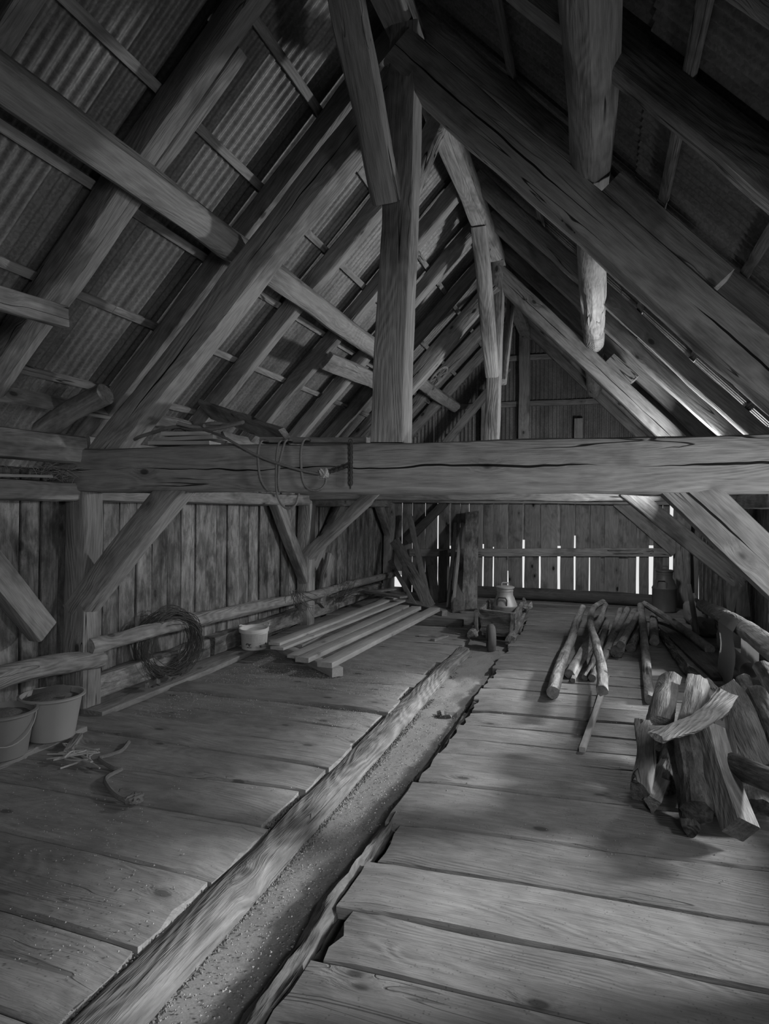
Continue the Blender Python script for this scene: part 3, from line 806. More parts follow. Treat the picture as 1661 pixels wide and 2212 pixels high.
# wooden billet behind the rail
tag(timber('billet', at(690, 1308, X=-3.93), at(712, 1200, X=-3.95), .2, .1, M['log'], None, up=(1, 0, 0), wane=.3, rough=.008), 'pale wooden billet standing behind the rail beyond the second left post', 'log')

# sawn planks on a bearer
PZ = .145
def splank(f0, b0, w, th, z, label, z2=None):
    a = at(*f0, Z=z); b = at(*b0, Z=z2 or z)
    return tag(timber('sawn_plank', a, b, w, th, M['sawn'], None, wane=.03, rough=.0015, wob=.004, mid=0), label, 'plank')
bear = timber('bearer', at(729, 1453, Z=.046), at(592, 1389, Z=.046), .12, .088, M['sawn'], None, wane=.04, rough=.002); tag(bear, 'square timber bearer under the near ends of the sawn planks', 'timber')
tag(timber('bearer', at(960, 1325, Z=.046), at(860, 1300, Z=.046), .1, .088, M['rafter'], None, wane=.06), 'rough bearer under the far ends of the sawn planks', 'timber')
splank((701, 1436), (940, 1316), .16, .052, .117, 'outermost sawn plank of the stack, nearest to the gutter')
splank((652, 1426), (900, 1313), .15, .05, .117, 'second sawn plank of the stack counted from the gutter')
splank((634, 1419), (874, 1309), .15, .032, .108, 'third sawn plank of the stack, lying low between two others')
splank((598, 1401), (866, 1297), .16, .03, .15, 'fourth sawn plank of the stack counted from the gutter')
splank((592, 1391), (852, 1290), .14, .03, .185, 'uppermost sawn plank nearest to the left wall')
for (p0, p1, lab) in (((640, 1395), (850, 1285), 'rough edged board at the wall side of the sawn planks'),):
    tag(timber('rough_board', at(*p0, Z=.1), at(*p1, Z=.1), .14, .025, M['rafter'], None, wane=.1, rough=.006), lab, 'board')
for px, py, lab, a in ((905, 1372, 'offcut chip lying flat beside the gutter end', .2), (935, 1382, 'small offcut standing on edge near the wheelbarrow', 1.2)):
    p = at(px, py, Z=.025); tag(timber('offcut', p, p + Vector((.3 * math.cos(a), .3 * math.sin(a), 0)), .07, .035, M['split'], None, wane=.2, rough=.006), lab, 'offcut')
tag(timber('low_beam', at(890, 1340, Z=.05), at(1000, 1346, Z=.05), .16, .1, M['dark_wood'], None, wane=.15, rough=.008), 'low dark timber lying across behind the wheelbarrow shadow', 'timber')
for k, (p0, p1, lab) in enumerate((((735, 1285), (850, 1272), 'flat scrap board heaped in the far left corner'), ((790, 1277), (872, 1290), 'second scrap board crossing the heap in the far left corner'))):
    tag(timber('scrap_board', at(*p0, Z=.22 + .04 * k), at(*p1, Z=.22 + .04 * k), .16, .03, M['rafter'], None, wane=.1, rough=.006), lab, 'board')

# ropes on the boards
def rope(name, px, z, r, mat, label, cat='rope'):
    return tag(tube(name, spline([at(x, y, Z=zz) for (x, y), zz in zip(px, z if isinstance(z, list) else [z] * len(px))], 5), r, M[mat], None, 7), label, cat)
rp = rope('rope', [(278, 1603), (262, 1622), (235, 1632), (215, 1640), (246, 1660), (262, 1662), (230, 1680), (232, 1697), (250, 1718), (275, 1730), (290, 1726)], .02, .014, 'rope', 'frayed rope snaking over the left boards to a knotted end')
bm = bmesh.new(); kc = at(290, 1726, Z=.03)
tube_mesh(bm, [Vector((.03 * math.cos(t * 2.2), .035 * math.sin(t * 3.1), .012 * math.sin(t * 1.7))) for t in [i * .25 for i in range(40)]], .011, 6)
bm_obj('knot', bm, M['rope'], rp, T(*kc))
bm = bmesh.new(); c = at(165, 1632, Z=.02)
for k in range(6):
    pts = [Vector((R0.gauss(0, .12), R0.gauss(0, .07), R0.uniform(0, .025))) for i in range(5)]
    tube_mesh(bm, spline(pts, 6), .0055, 6)
tag(bm_obj('twine_tangle', bm, M['pale_rope'], None, T(*c)), 'pale tangle of twine on the dirty boards below the buckets', 'twine')
bm = bmesh.new(); tube_mesh(bm, spline([at(130, 1660, Z=.012) - c, at(165, 1648, Z=.012) - c, at(190, 1635, Z=.02) - c, at(210, 1622, Z=.03) - c], 6), .006, 6)
bm_obj('loose_end', bm, M['pale_rope'], bpy.data.objects['twine_tangle'], T(*c))

# ------------------------------------------------------------------ wheelbarrow
wb = tag(empty('wheelbarrow', (-1.235, 8.5, -.12)), 'old wooden wheelbarrow with a rubber wheel standing in the gutter', 'wheelbarrow')
def quadslab(name, q, th, mat, parent):
    """thick panel from four corners (ccw seen from outside), thickened inwards"""
    q = [Vector(p) for p in q]; o = q[0]
    x = (q[1] - q[0]).normalized(); n = x.cross(q[3] - q[0]).normalized(); yv = n.cross(x)
    mw = Matrix(((x.x, yv.x, n.x, o.x), (x.y, yv.y, n.y, o.y), (x.z, yv.z, n.z, o.z), (0, 0, 0, 1))); inv = mw.inverted()
    bm = bmesh.new(); N = 8; sd = R0.uniform(0, 99)
    L = [inv @ p for p in q]
    for s in (0, -th):
        for i in range(N + 1):
            for j in range(N + 1):
                u, v = i / N, j / N
                p = L[0] * (1 - u) * (1 - v) + L[1] * u * (1 - v) + L[2] * u * v + L[3] * (1 - u) * v
                bm.verts.new(p + Vector((0, 0, s + .004 * noise.noise(Vector((u * 5, v * 5, sd))))))
    bm.verts.ensure_lookup_table(); K = (N + 1) ** 2; f = lambda i, j, s: bm.verts[s * K + i * (N + 1) + j]
    for i in range(N):
        for j in range(N):
            bm.faces.new((f(i, j, 0), f(i + 1, j, 0), f(i + 1, j + 1, 0), f(i, j + 1, 0)))
            bm.faces.new((f(i, j, 1), f(i, j + 1, 1), f(i + 1, j + 1, 1), f(i + 1, j, 1)))
        bm.faces.new((f(i, 0, 0), f(i, 0, 1), f(i + 1, 0, 1), f(i + 1, 0, 0)))
        bm.faces.new((f(i, N, 0), f(i + 1, N, 0), f(i + 1, N, 1), f(i, N, 1)))
        bm.faces.new((f(0, i, 0), f(0, i + 1, 0), f(0, i + 1, 1), f(0, i, 1)))
        bm.faces.new((f(N, i, 0), f(N, i, 1), f(N, i + 1, 1), f(N, i + 1, 0)))
    return bm_obj(name, bm, mat, parent, mw, 30)
xl, xr, yf, yr, zb, zt = -1.47, -1.0, 8.46, 9.25, .0, .34
fl, fr = Vector((xl + .03, yf + .1, zb)), Vector((xr - .02, yf + .1, zb))
tl, tr = Vector((xl, yf, zt + .015)), Vector((xr, yf, zt - .015))
quadslab('front_panel', (fl, fr, tr, tl), .03, M['barrow'], wb)
quadslab('side_panel', (fr, (xr, yr, zb + .02), (xr + .01, yr, zt + .03), tr), .028, M['barrow'], wb)
quadslab('side_panel', ((xl + .03, yr, zb + .02), fl, tl, (xl, yr, zt + .05)), .028, M['barrow'], wb)
quadslab('back_panel', ((xr, yr, zb), (xl, yr, zb), (xl, yr, zt + .05), (xr, yr, zt + .03)), .028, M['barrow'], wb)
quadslab('floor_panel', (fl, (xl + .03, yr, zb), (xr, yr, zb), fr), .03, M['barrow'], wb)
for s, x in ((-1, xl - .045), (1, xr - .03)):
    timber('side_arm', (x, yf - .22, .06 if s < 0 else .04), (x + .03 * s, 9.95, .2), .075, .085, M['barrow'], wb, wane=.25, rough=.012)
    timber('arm_head', (x, yf - .27, .05 if s < 0 else .03), (x, yf - .12, .055 if s < 0 else .04), .11, .115, M['barrow'], wb, wane=.3, rough=.016)
    timber('upright', (x + .02 * -s, yf - .02, .08), (x + .01 * -s, yf - .01, .33), .05, .06, M['barrow'], wb, wane=.25, rough=.008)
    timber('rear_leg', (x, yr - .1, .15), (x, yr + .02, -.12), .06, .07, M['barrow'], wb, wane=.2)
# curved rear bracket seen at the right
sweep('handle_bracket', spline([(-.985, 9.26, .36), (-.96, 9.36, .31), (-.93, 9.5, .27), (-.9, 9.62, .29)], 5), rect(.04, .16, .02), M['barrow'], wb, None, [1, .95, .9, .85, .8, .72, .66, .6, .56, .52, .5, .5, .52, .55, .58, .6], .004)
wheelc = Vector((-1.245, 8.06, .055))
WM = T(*wheelc) @ Matrix.Rotation(.26, 4, 'Z') @ Matrix.Rotation(math.pi / 2, 4, 'Y')
prof = []
for i in range(25):
    a = 2 * math.pi * i / 24
    rr = .045 + (.003 if i % 2 else 0)
    prof.append((.142 + rr * math.cos(a), .05 * math.sin(a)))
tyre = lathe('tyre', prof, M['rubber'], WM, wb, 40, 0, 60)
lathe('wheel_disc', [(0, .02), (.03, .022), (.04, .01), (.1, .012), (.1, -.012), (.04, -.01), (.03, -.022), (0, -.02)], M['iron'], WM, wb, 24)
tube('axle', [(-1.5, 8.1, .05), (-1.02, 8.02, .04)], .012, M['iron'], wb, 8)

def milk_can(loc, s, mat, label, lid=True, rot=0.0):
    t = tag(empty('milk_can', loc), label, 'milk can')
    mw = T(*loc) @ Matrix.Scale(s, 4) @ Matrix.Rotation(rot, 4, 'Z')
    lathe('can_body', [(0, 0), (.155, 0), (.16, .012), (.155, .024), (.158, .3), (.162, .305), (.162, .32), (.155, .33), (.12, .42), (.105, .45), (.103, .5), (.107, .505), (.107, .515), (.103, .52), (.104, .54), (.09, .54), (.09, .46), (0, .44)], mat, mw, t, 36, .003)
    if lid:
        lathe('lid', [(0, .575), (.03, .572), (.105, .565), (.12, .558), (.122, .548), (.112, .546), (.112, .535), (.107, .53), (0, .53)], mat, mw, t, 36, .002)
        bm = bmesh.new(); tube_mesh(bm, [Vector((x, 0, z)) for x, z in ((-.045, .57), (-.045, .6), (-.03, .612), (.03, .612), (.045, .6), (.045, .57))], .008, 6)
        bm_obj('lid_handle', bm, mat, t, mw)
    for a in (-1.9, 1.2):
        bm = bmesh.new()
        tube_mesh(bm, [Vector((.11 + x, y, z)) for x, y, z in ((.03, -.06, .33), (.03, -.06, .40), (.035, -.045, .43), (.035, .045, .43), (.03, .06, .40), (.03, .06, .33))], .009, 6)
        bm_obj('side_handle', bm, M['iron'] if mat != M['shaded_can'] else mat, t, mw @ Matrix.Rotation(a, 4, 'Z'))
    return t
milk_can((-1.2, 8.98, .015), 1.06, M['can'], 'pale dented milk can standing inside the wheelbarrow', True, .2)
milk_can((1.07, 11.75, .0), 1.22, M['shaded_can'], 'dark milk can silhouetted in the far right corner')

# ------------------------------------------------------------------ boards leaning in the far left corner
def lean(p0, p1, Yt, w, th, mat, label, up=(0, -1, .3), z0=.03):
    a = at(*p0, Z=z0); b = at(*p1, Y=Yt)
    return tag(timber('leaning_board', a, b, w, th, M[mat], None, up=up, wane=.06, rough=.003, wob=.008, mid=0), label, 'board')
lean((928, 1310), (852, 1168), 11.9, .2, .04, 'rafter', 'broad board leaning across the far left corner')
lean((925, 1298), (884, 1112), 12.2, .11, .05, 'back_plank', 'narrow batten leaning steeply in the far left corner')
lean((896, 1308), (842, 1212), 11.8, .08, .03, 'rafter', 'short lath leaning low in the far left corner')
lean((940, 1296), (932, 1222), 12.3, .16, .025, 'back_plank', 'short upright board in the far left corner')
lean((956, 1300), (958, 1190), 12.3, .15, .025, 'dark_wood', 'dark upright board leaning on the slatted far wall')
lean((968, 1313), (985, 1130), 12.3, .07, .03, 'dark_wood', 'dark batten leaning on the slatted far wall')
lean((977, 1316), (998, 1130), 12.25, .05, .03, 'sawn', 'pale thin batten leaning on the slatted far wall')
lean((990, 1320), (1003, 1186), 12.15, .2, .03, 'back_plank', 'light half height board leaning on the slatted far wall')
lean((1014, 1317), (1020, 1106), 12.2, .25, .035, 'plank', 'tall mottled board leaning on the slatted far wall')
lean((1026, 1316), (1018, 1268), 12.1, .03, .02, 'back_plank', 'thin stick propped beside the tall mottled board')

# ------------------------------------------------------------------ poles on the deck
def pole(pts, r0, r1, label, mat='pole', name='pole', **k):
    return tag(log(name, [at(x, y, Z=z) for x, y, z in pts], r0, r1, M[mat], None, k.pop('rough', .006), 14, 7, **k), label, 'pole')
pole([(1194, 1496, .062), (1212, 1432, .07), (1236, 1376, .09), (1244, 1345, .12), (1259, 1312, .22)], .058, .046, 'thick bent pole lying leftmost among the poles on the deck')
pole([(1300, 1492, .25), (1299, 1440, .24), (1287, 1388, .23), (1275, 1345, .23), (1282, 1314, .24), (1303, 1300, .25)], .045, .042, 'crooked pole lying on top of the others with a hooked far end')
pole([(1230, 1456, .05), (1262, 1400, .06), (1295, 1342, .1), (1308, 1306, .22)], .047, .04, 'peeled pole lying next to the thick bent pole')
pole([(1237, 1470, .025), (1258, 1428, .03), (1283, 1384, .05)], .024, .03, 'thin short pole between the peeled pole and the crooked pole')
pole([(1263, 1465, .03), (1283, 1425, .04), (1300, 1380, .06), (1311, 1345, .1)], .028, .04, 'slim dark pole in the shade under the crooked pole')
pole([(1279, 1465, .04), (1306, 1416, .05), (1327, 1360, .06), (1340, 1318, .12)], .036, .045, 'straight pole passing under the crooked pole')
pole([(1312, 1411, .045), (1332, 1365, .06), (1356, 1316, .16)], .05, .045, 'pole right of the crooked pole, half covered by others')
pole([(1333, 1407, .08), (1350, 1368, .08), (1371, 1322, .12)], .075, .06, 'half round hewn pole carrying a thinner pole', 'pole')
pole([(1340, 1393, .17), (1358, 1362, .16), (1379, 1326, .2)], .042, .04, 'thin pole resting on the half round hewn pole')
pole([(1362, 1400, .05), (1375, 1372, .05), (1388, 1340, .06)], .055, .05, 'short round pole with a dark cut end')
pole([(1403, 1512, .042), (1395, 1425, .07), (1389, 1360, .12), (1384, 1308, .26)], .042, .05, 'long straight pole lying right of the heap')
pole([(1413, 1386, .055), (1411, 1330, .06)], .058, .055, 'stubby round log beyond the long straight pole')
pole([(1533, 1402, .07), (1470, 1356, .1), (1425, 1325, .2), (1390, 1303, .3)], .058, .04, 'long dark pole slanting to the right wall')
pole([(1562, 1508, .07), (1530, 1482, .07), (1490, 1452, .06), (1455, 1408, .05), (1428, 1366, .05)], .045, .035, 'knobbly branch with peeling bark behind the firewood', 'bark', 'branch', rough=.02)
tag(timber('batten_stick', at(1258, 1618, Z=.02), at(1313, 1462, Z=.03), .042, .036, M['sawn'], None, wane=.06, rough=.002, mid=0), 'square sawn stick jutting out from under the crooked pole', 'stick')
tag(timber('dark_board', at(1440, 1345, Z=.02), at(1580, 1470, Z=.02), .36, .03, M['dark_wood'], None, wane=.08, rough=.006), 'wide dark board lying flat under the slanting dark pole', 'board')

# ------------------------------------------------------------------ right rail, strip and stones
ra = [at(1516, 1308, X=1.3), at(1560, 1330, X=1.28), at(1615, 1362, X=1.26), at(1661, 1398, X=1.24), at(1760, 1462, X=1.22)]
tag(log('wall_rail', ra, .075, .088, M['log'], None, .008, 16, 6), 'peeled pole rail along the right wall under the draped strip', 'rail')
# strip: a thin band laid over the rail
p0 = at(1594, 1347, X=1.27); rd = (ra[3] - ra[1]).normalized()
side = Vector((-rd.y, rd.x, 0)).normalized()
if side.x > 0: side = -side
def ring(t):
    ang = math.pi * t
    return None
prof = []
for i in range(9): prof.append((side * .098 + Vector((0, 0, -.56 + .56 * i / 8)) + side * .012 * math.sin(i)))
for i in range(1, 12):
    a = math.pi * i / 12
    prof.append(side * (.098 * math.cos(a)) + Vector((0, 0, .098 * math.sin(a))))
for i in range(8): prof.append(side * -.098 + Vector((0, 0, -.02 - .045 * i)))
for i in range(1, 12):
    a = math.pi * i / 7
    prof.append(side * (-.098 + .075 * (1 - math.cos(a))) + Vector((0, 0, -.335 - .075 * math.sin(a))))
bm = bmesh.new(); st = []
for v in prof: st.append([bm.verts.new(v + rd * (-.42 + .84 * k / 4)) for k in range(5)])
for A, B in zip(st, st[1:]):
    for k in range(4): bm.faces.new((A[k], A[k + 1], B[k + 1], B[k]))
bmesh.ops.solidify(bm, geom=bm.faces[:], thickness=.006)
tag(bm_obj('bark_strip', bm, M['strip'], None, T(*(p0 + Vector((0, 0, -.03)))), 30), 'wide pale strip draped over the right rail with a curled end', 'strip')
def stone(loc, s, label, mat='stone', seed=0):
    bm = bmesh.new(); bmesh.ops.create_icosphere(bm, subdivisions=3, radius=1.0)
    for v in bm.verts:
        q = v.co.copy()
        m = max(abs(q.x), abs(q.y), abs(q.z)); q = q.lerp(q / m, .55)
        q *= 1 + .22 * noise.noise(q * 1.3 + Vector((seed, 0, 0))) + .06 * noise.noise(q * 4 + Vector((seed, 3, 0)))
        v.co = Vector((q.x * s[0], q.y * s[1], q.z * s[2]))
    return tag(bm_obj('stone', bm, M[mat], None, T(*loc), 30), label, 'stone')
stone((1.5, 8.4, .21), (.16, .16, .2), 'upright stone pier carrying the crooked right post', 'stone', 4)
stone((1.38, 7.6, .12), (.14, .2, .11), 'rough stone lying beneath the right rail', 'stone', 9)
stone((1.5, 7.0, .1), (.16, .2, .1), 'flat stone behind the hanging end of the pale strip', 'stone', 15)
stone((1.36, 9.6, .12), (.15, .2, .12), 'stone in the dark beside the far end of the right rail', 'stone', 21)
stone((1.4, 10.6, .16), (.16, .3, .16), 'stone in the dark near the dark milk can', 'stone', 27)
for p, q, w, lab in (((1507, 1372), (1488, 1262), .06, 'thin lath leaning beside the far end of the right rail'), ((1522, 1325), (1498, 1282), .05, 'short split lath propped on the far end of the right rail')):
    a = at(*p, Z=.05 if p[1] > 1340 else .3); tag(timber('lath', a, at(*q, Y=a.y + .5), w, .02, M['rafter'], None, wane=.1), lab, 'lath')

# ------------------------------------------------------------------ firewood
def arc(r, a0, a1, n): return [(r * math.cos(a0 + (a1 - a0) * i / n), r * math.sin(a0 + (a1 - a0) * i / n)) for i in range(n + 1)]
SEC = {
    'round': circ(1.0, 16),
    'half': arc(1.0, math.pi * .05, math.pi * 1.05, 10) + [(.5, -.1), (0, -.05), (-.5, .0)][0:0] + [(-.5, -.05), (0.1, -.0), (.6, .1)],
    'quarter': arc(1.0, math.pi * .3, math.pi * 1.0, 8) + [(-.55, -.25), (-.1, -.55), (.15, -.2), (.4, .35)],
    'wedge': [(-.9, .55), (-.45, .85), (.2, .9), (.85, .6), (.55, .0), (.2, -.5), (0, -.9), (-.3, -.4), (-.6, .1)],
    'square': rect(1.9, 1.9, .08, 1),
    'slab': [(-1.2, -.3), (0, -.4), (1.2, -.3), (1.25, .15), (.6, .35), (-.5, .3), (-1.25, .2)],
}
def fw(sec, pts, r, mat, label, up=None, r1=None, jag=.02, rough=.007, name='firewood'):
    P = spline([at(x, y, Z=z) for x, y, z in pts], 7)
    S = len(P); r1 = r1 or r
    return tag(sweep(name, P, SEC[sec], M[mat], None, up, [r + (r1 - r) * i / (S - 1) for i in range(S)], rough, 8, None, 30, True, 0.0, (0, 0), jag), label, 'firewood')
fw('quarter', [(1370, 1712, .09), (1385, 1640, .2), (1378, 1565, .36)], .085, 'split', 'split log standing leftmost in the firewood heap', (.3, 0, 1))
fw('wedge', [(1408, 1740, .05), (1425, 1695, .08), (1448, 1650, .13)], .055, 'split', 'small split piece poking out at the foot of the heap')
fw('wedge', [(1492, 1798, .035), (1478, 1720, .1), (1455, 1610, .26)], .055, 'bark', 'flat dark splinter under the stout bark log')
fw('round', [(1505, 1755, .13), (1500, 1690, .2), (1488, 1620, .33), (1482, 1575, .38)], .078, 'bark', 'stout bark covered log in the middle of the heap', None, .066, .02, .008)
fw('square', [(1600, 1792, .12), (1560, 1680, .26), (1532, 1575, .44)], .066, 'split', 'squared timber offcut pointing at the viewer from the heap', (.5, 0, 1), .06, .004, .003)
fw('half', [(1430, 1575, .32), (1437, 1530, .40), (1450, 1478, .47)], .098, 'split', 'half log with a split face on the left of the heap top', (-.8, 0, .6), .09)
fw('round', [(1412, 1640, .1), (1420, 1600, .16), (1428, 1570, .22)], .07, 'bark', 'bark log hidden under the half log with a split face')
fw('wedge', [(1442, 1545, .38), (1442, 1500, .43), (1438, 1468, .5)], .05, 'split', 'pointed splinter rising behind the half log', None, .02)
fw('quarter', [(1478, 1585, .35), (1490, 1535, .42), (1500, 1482, .5)], .09, 'split', 'boxy split log standing at the back of the heap', (.2, 0, 1))
fw('slab', [(1418, 1592, .5), (1460, 1576, .52), (1510, 1555, .53), (1545, 1530, .55), (1570, 1496, .6)], .036, 'split', 'curved pale slab lying across the top of the heap', (0, -.6, .8), .044, .05, .008)
fw('slab', [(1403, 1574, .5), (1430, 1576, .505), (1462, 1572, .51)], .018, 'split', 'thin prong of split wood beside the curved pale slab', (0, -.6, .8), .02)
fw('slab', [(1640, 1655, .3), (1612, 1570, .46), (1590, 1510, .56), (1566, 1480, .62)], .062, 'split', 'long split board leaning at the right of the heap', (-.4, -.6, .7), .05)
fw('wedge', [(1592, 1640, .14), (1585, 1590, .24), (1580, 1530, .36)], .06, 'split', 'split piece standing in the shade behind the squared offcut')
fw('round', [(1560, 1640, .3), (1640, 1676, .33), (1760, 1720, .36)], .058, 'bark', 'smooth dark round log lying across the right edge of the heap', None, .06, .006, .004)
fw('round', [(1632, 1500, .46), (1665, 1570, .36), (1690, 1640, .26)], .07, 'bark', 'dark bark log at the right edge behind the round log')
fw('half', [(1650, 1450, .42), (1690, 1520, .34), (1720, 1560, .3)], .085, 'split', 'half log at the right edge below the pale strip', (.4, -.4, .8))
fw('round', [(1606, 1470, .34), (1630, 1530, .3), (1655, 1590, .26)], .055, 'bark', 'dark round stick deep in the heap')
fw('quarter', [(1540, 1700, .12), (1520, 1600, .2), (1515, 1540, .3)], .08, 'bark', 'bark log buried under the squared offcut')
fw('wedge', [(1560, 1540, .4), (1540, 1505, .42), (1520, 1480, .44)], .06, 'split', 'split piece behind the curved pale slab')
fw('round', [(1440, 1700, .07), (1448, 1640, .14), (1455, 1600, .2)], .06, 'bark', 'round log end in the dark under the heap')
fw('half', [(1640, 1760, .1), (1620, 1660, .12), (1600, 1600, .16)], .085, 'bark', 'bark log in the dark at the right foot of the heap')

# ------------------------------------------------------------------ things on the near tie beam
FY = 4.02
def brope(pts, r, name='rope_loop'):
    return spline([at(x, y, Y=FY) if not isinstance(y, tuple) else Vector(y) for x, y in pts], 6)
def loop_rope(px, label, r=.008):
    pts = [at(x, y, Y=FY) for x, y in px]
    a = pts[0].copy(); b = pts[0].copy(); a.y += .14; a.z = 2.135; b.y += .05; b.z = 2.13
    pts = [a, b] + pts
    return tag(tube('rope_loop', spline(pts, 6), r, M['rope'], None, 7), label, 'rope')
loop_rope([(559, 968), (558, 1000), (563, 1035), (577, 1058), (588, 1062)], 'leftmost rope end hanging over the near tie beam')
loop_rope([(600, 968), (597, 1010), (598, 1062), (607, 1088), (622, 1099), (638, 1090), (646, 1066)], 'longest rope loop dipping below the near tie beam')
loop_rope([(612, 966), (604, 1000), (601, 1040), (604, 1062)], 'rope end hanging close beside the longest rope loop')
loop_rope([(651, 968), (650, 1000), (655, 1040), (668, 1057), (688, 1058), (702, 1046), (704, 1030), (698, 1022)], 'rope loop tied to the chain on the near tie beam')
dr = [at(690, 1024, Y=FY - .005), at(640, 1013, Y=FY - .012), at(560, 986, Y=FY - .012), at(490, 948, Y=FY)]
dr += [at(452, 932, Y=4.12), at(425, 928, Y=4.2)]
dr_o = tag(tube('rope', spline(dr, 6), .009, M['rope'], None, 7), 'taut rope running slantwise down the near tie beam to the chain', 'rope')
bm = bmesh.new(); kc = at(700, 1022, Y=FY - .01)
tube_mesh(bm, [Vector((.026 * math.cos(t * 2.3), .014 * math.sin(t * 1.7), .026 * math.sin(t * 3.1))) for t in [i * .25 for i in range(36)]], .009, 6)
bm_obj('knot', bm, M['pale_rope'], dr_o, T(*kc))
bm = bmesh.new(); c = Vector((-2.98, 4.2, 2.235))
for k in range(5):
    pts = [Vector((R0.gauss(.1, .16), R0.gauss(0, .05), R0.uniform(-.02, .05))) for i in range(5)]
    tube_mesh(bm, spline(pts, 6), .014, 7)
tube_mesh(bm, spline([Vector((.1, 0, .02)), Vector((-.05, -.03, .03)), Vector((-.2, -.05, .0)), Vector((-.36, -.06, -.04)), Vector((-.42, -.05, -.06))], 6), .014, 7)
tag(bm_obj('rope_coil', bm, M['rope'], None, T(*c)), 'knotted coil of thick rope on the boards atop the near tie beam', 'rope')
# chain
ch = tag(empty('chain', at(757, 960, Y=FY)), 'short iron chain hanging on the front of the near tie beam', 'chain')
bm = bmesh.new(); tube_mesh(bm, [Vector((.013 * math.cos(a), 0, .021 * math.sin(a))) for a in [2 * math.pi * i / 12 for i in range(12)]], .005, 5, True)
lm = bpy.data.meshes.new('chain_link'); bm.to_mesh(lm); bm.free(); fix(lm, 60); lm.materials.append(M['iron'])
cps = [at(757, 956 + 2.0 * 2.7 * i, Y=FY) for i in range(18)] + [at(752 - 5.3 * i, 1004 + 1.9 * i, Y=FY) for i in range(9)]
for i, p in enumerate(cps):
    m = T(*p) @ (Matrix.Rotation(1.2 if i >= 18 else 0, 4, 'Y')) @ Matrix.Rotation(math.pi / 2 * (i % 2) + .4, 4, 'Z')
    link('chain_link', lm, None, ch, m)
# boards stacked on the beam
for k, (x0, x1, yy, zz, rz) in enumerate(((-3.22, -2.72, 4.18, 2.135, .1), (-3.18, -2.66, 4.2, 2.168, -.06), (-3.12, -2.74, 4.2, 2.2, .12))):
    tag(timber('stacked_board', (x0, yy - .03 * math.sin(rz * 9), zz), (x1, yy + rz * .3, zz), .19, .028, M['sawn'], None, wane=.05, rough=.002), ('lowest', 'middle', 'topmost')[k] + ' of the short boards stacked under the rope coil', 'board')
tag(timber('loose_plank', at(442, 885, Y=5.35), at(622, 950, Y=4.22), .04, .2, M['rafter'], None, up=(-.7, -.2, .7), wane=.12, rough=.012, wob=.02, jag=.05), 'ragged plank sloping from the left eave onto the near tie beam', 'plank')
tag(timber('loose_plank', (-2.35, 4.26, 2.15), (-1.55, 4.33, 2.14), .12, .04, M['rafter'], None, wane=.1, rough=.006), 'thin plank lying on the near tie beam behind the rope loops', 'plank')
tag(log('log_stub', [at(90, 935, Y=3.95), at(150, 890, Y=3.93), at(228, 851, Y=3.92)], .085, .08, M['pole'], None, .005, 18, 6), 'sawn round log stub propped in the eave above the near tie beam', 'log')
tag(timber('eave_stick', at(-160, 600, X=-2.95), at(140, 685, X=-2.95), .06, .12, M['hewn'], None, wane=.12, rough=.006), 'pale plank end nailed under the left rafters at the edge of the view', 'plank')
tag(timber('thin_board', at(-60, 1026, X=-3.9), at(98, 1030, X=-3.9), .14, .02, M['sawn'], None, wane=.05), 'thin board lying on the left wall plate beside the hay', 'board')
bm = bmesh.new(); c = at(120, 1026, X=-3.92)
for k in range(140):
    p = Vector((R0.gauss(0, .05), R0.gauss(0, .16), R0.uniform(-.02, .06))); d = Vector((R0.gauss(0, .6), R0.gauss(0, 1), R0.gauss(0, .35))).normalized()
    tube_mesh(bm, [p, p + d * .05, p + d * .1 + Vector((0, 0, -.01))], .002, 3)
h_ = tag(bm_obj('hay_tuft', bm, M['hay'], None, T(*c)), 'tuft of dry hay stuffed on the left wall plate', 'hay'); h_['kind'] = 'stuff'
# plank under the far part of the left purlin and the little spoked wheel
tag(timber('hung_plank', at(705, 778, X=-2.72), at(845, 838, X=-2.72), .2, .06, M['rafter'], None, up=(-.72, 0, .694), wane=.1, rough=.008), 'short plank hung beneath the left purlin behind the near king post', 'plank')
_d = (at(945, 815, X=-2.0) - ORG)
_t = (6.30 - EYE) / (_d.z - 1.037 * _d.x)          # just under the left rafters
wc = ORG + _d * _t
sw = tag(empty('spoked_wheel', wc), 'small spoked wheel hung on the left rafters beyond the purlin', 'wheel')
WM = T(*wc) @ Matrix.Rotation(-.8, 4, 'Y')
bm = bmesh.new(); tube_mesh(bm, [Vector((.21 * math.cos(a), .21 * math.sin(a), 0)) for a in [2 * math.pi * i / 32 for i in range(32)]], .022, 8, True); bm_obj('rim', bm, M['rafter'], sw, WM)
lathe('hub', [(0, .05), (.04, .05), (.045, 0), (.04, -.05), (0, -.05)], M['rafter'], WM, sw, 14)
for k in range(8):
    a = 2 * math.pi * k / 8; bm = bmesh.new(); tube_mesh(bm, [Vector((.03 * math.cos(a), .03 * math.sin(a), 0)), Vector((.2 * math.cos(a), .2 * math.sin(a), 0))], .011, 6); bm_obj('spoke', bm, M['rafter'], sw, WM)
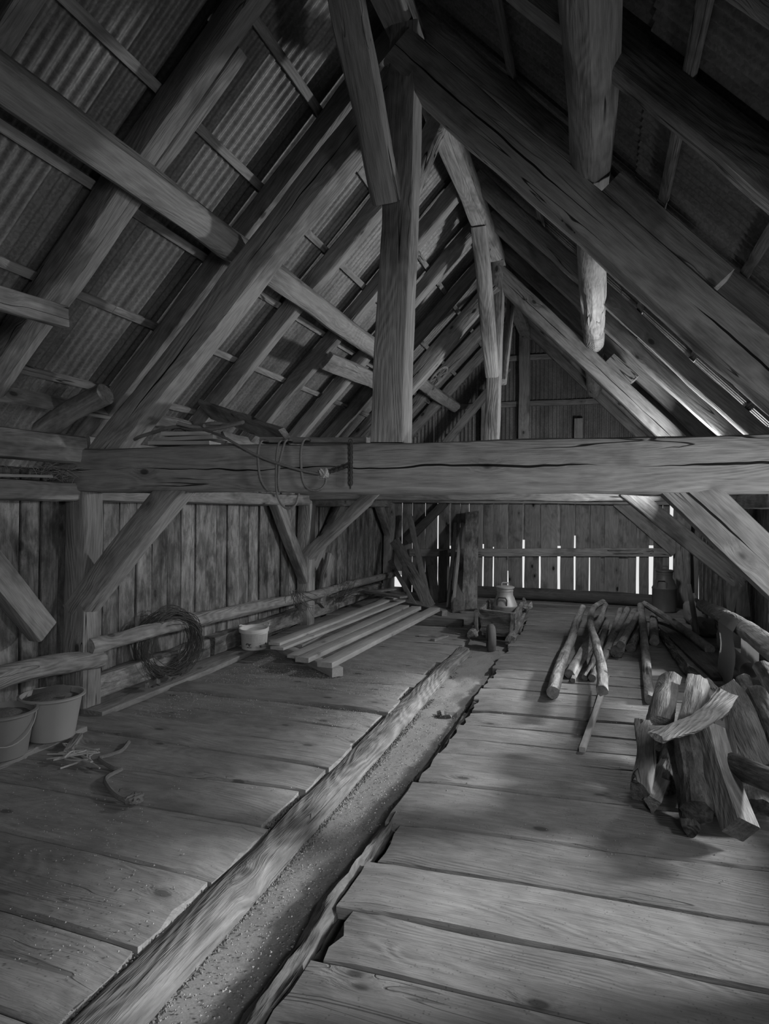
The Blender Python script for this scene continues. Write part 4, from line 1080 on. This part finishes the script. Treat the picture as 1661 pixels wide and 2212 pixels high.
# film scraps in the gutter and by the coil
def scrap(px, py, z, s, label):
    c = at(px, py, Z=z); bm = bmesh.new(); sd = R0.uniform(0, 50)
    g = [[bm.verts.new((s * (i / 5 - .5), s * .7 * (j / 4 - .5), s * .35 * noise.noise(Vector((i * .6, j * .6, sd))) + s * .2)) for j in range(5)] for i in range(6)]
    for i in range(5):
        for j in range(4): bm.faces.new((g[i][j], g[i + 1][j], g[i + 1][j + 1], g[i][j + 1]))
    bmesh.ops.solidify(bm, geom=bm.faces[:], thickness=.003)
    tag(bm_obj('scrap', bm, M['rag'], None, T(*c) @ Matrix.Rotation(R0.uniform(0, 3), 4, 'Z'), 25), label, 'scrap')
scrap(965, 1552, -.1, .16, 'crumpled scrap lying in the middle of the gutter')
scrap(330, 1487, .06, .18, 'crumpled scrap at the foot of the whitewashed block')
scrap(366, 1470, .06, .12, 'bent scrap of sheet under the wire coil')
tag(timber('short_stick', at(148, 1622, Z=.03), at(172, 1588, Z=.03), .05, .03, M['log'], None, wane=.2), 'short stick lying at the end of the bucket kerb', 'stick')

# ------------------------------------------------------------------ groups of repeats
GROUPS = {'firewood': 'firewood heap on the deck', 'pole': 'poles heaped on the deck', 'sawn_plank': 'sawn planks stacked by the left wall', 'leaning_board': 'boards leaning in the far left corner',
          'rope_loop': 'rope loops on the near tie beam', 'wall_rail': 'rails along the walls', 'brace': 'diagonal braces of the frame', 'wall_post': 'wall posts', 'bucket': 'plastic buckets',
          'principal_rafter': 'principal rafters', 'purlin': 'roof purlins', 'king_post': 'king posts', 'tie_beam': 'tie beams', 'milk_can': 'milk cans', 'stone': 'stones by the right wall', 'footing_block': 'footing blocks of the left wall',
          'stacked_board': 'short boards on the near tie beam', 'scrap': 'crumpled scraps', 'dry_twigs': 'dry twigs on the left rail', 'offcut': 'offcuts near the wheelbarrow', 'gable_rafter': 'gable rafters', 'eave_plate': 'eave plates', 'wall_plate': 'wall plates', 'cleat': 'purlin cleats'}
for o in list(COL.objects):
    if o.parent is None and 'category' in o:
        b = o.name.split('.')[0]
        if b in GROUPS: o['group'] = GROUPS[b]
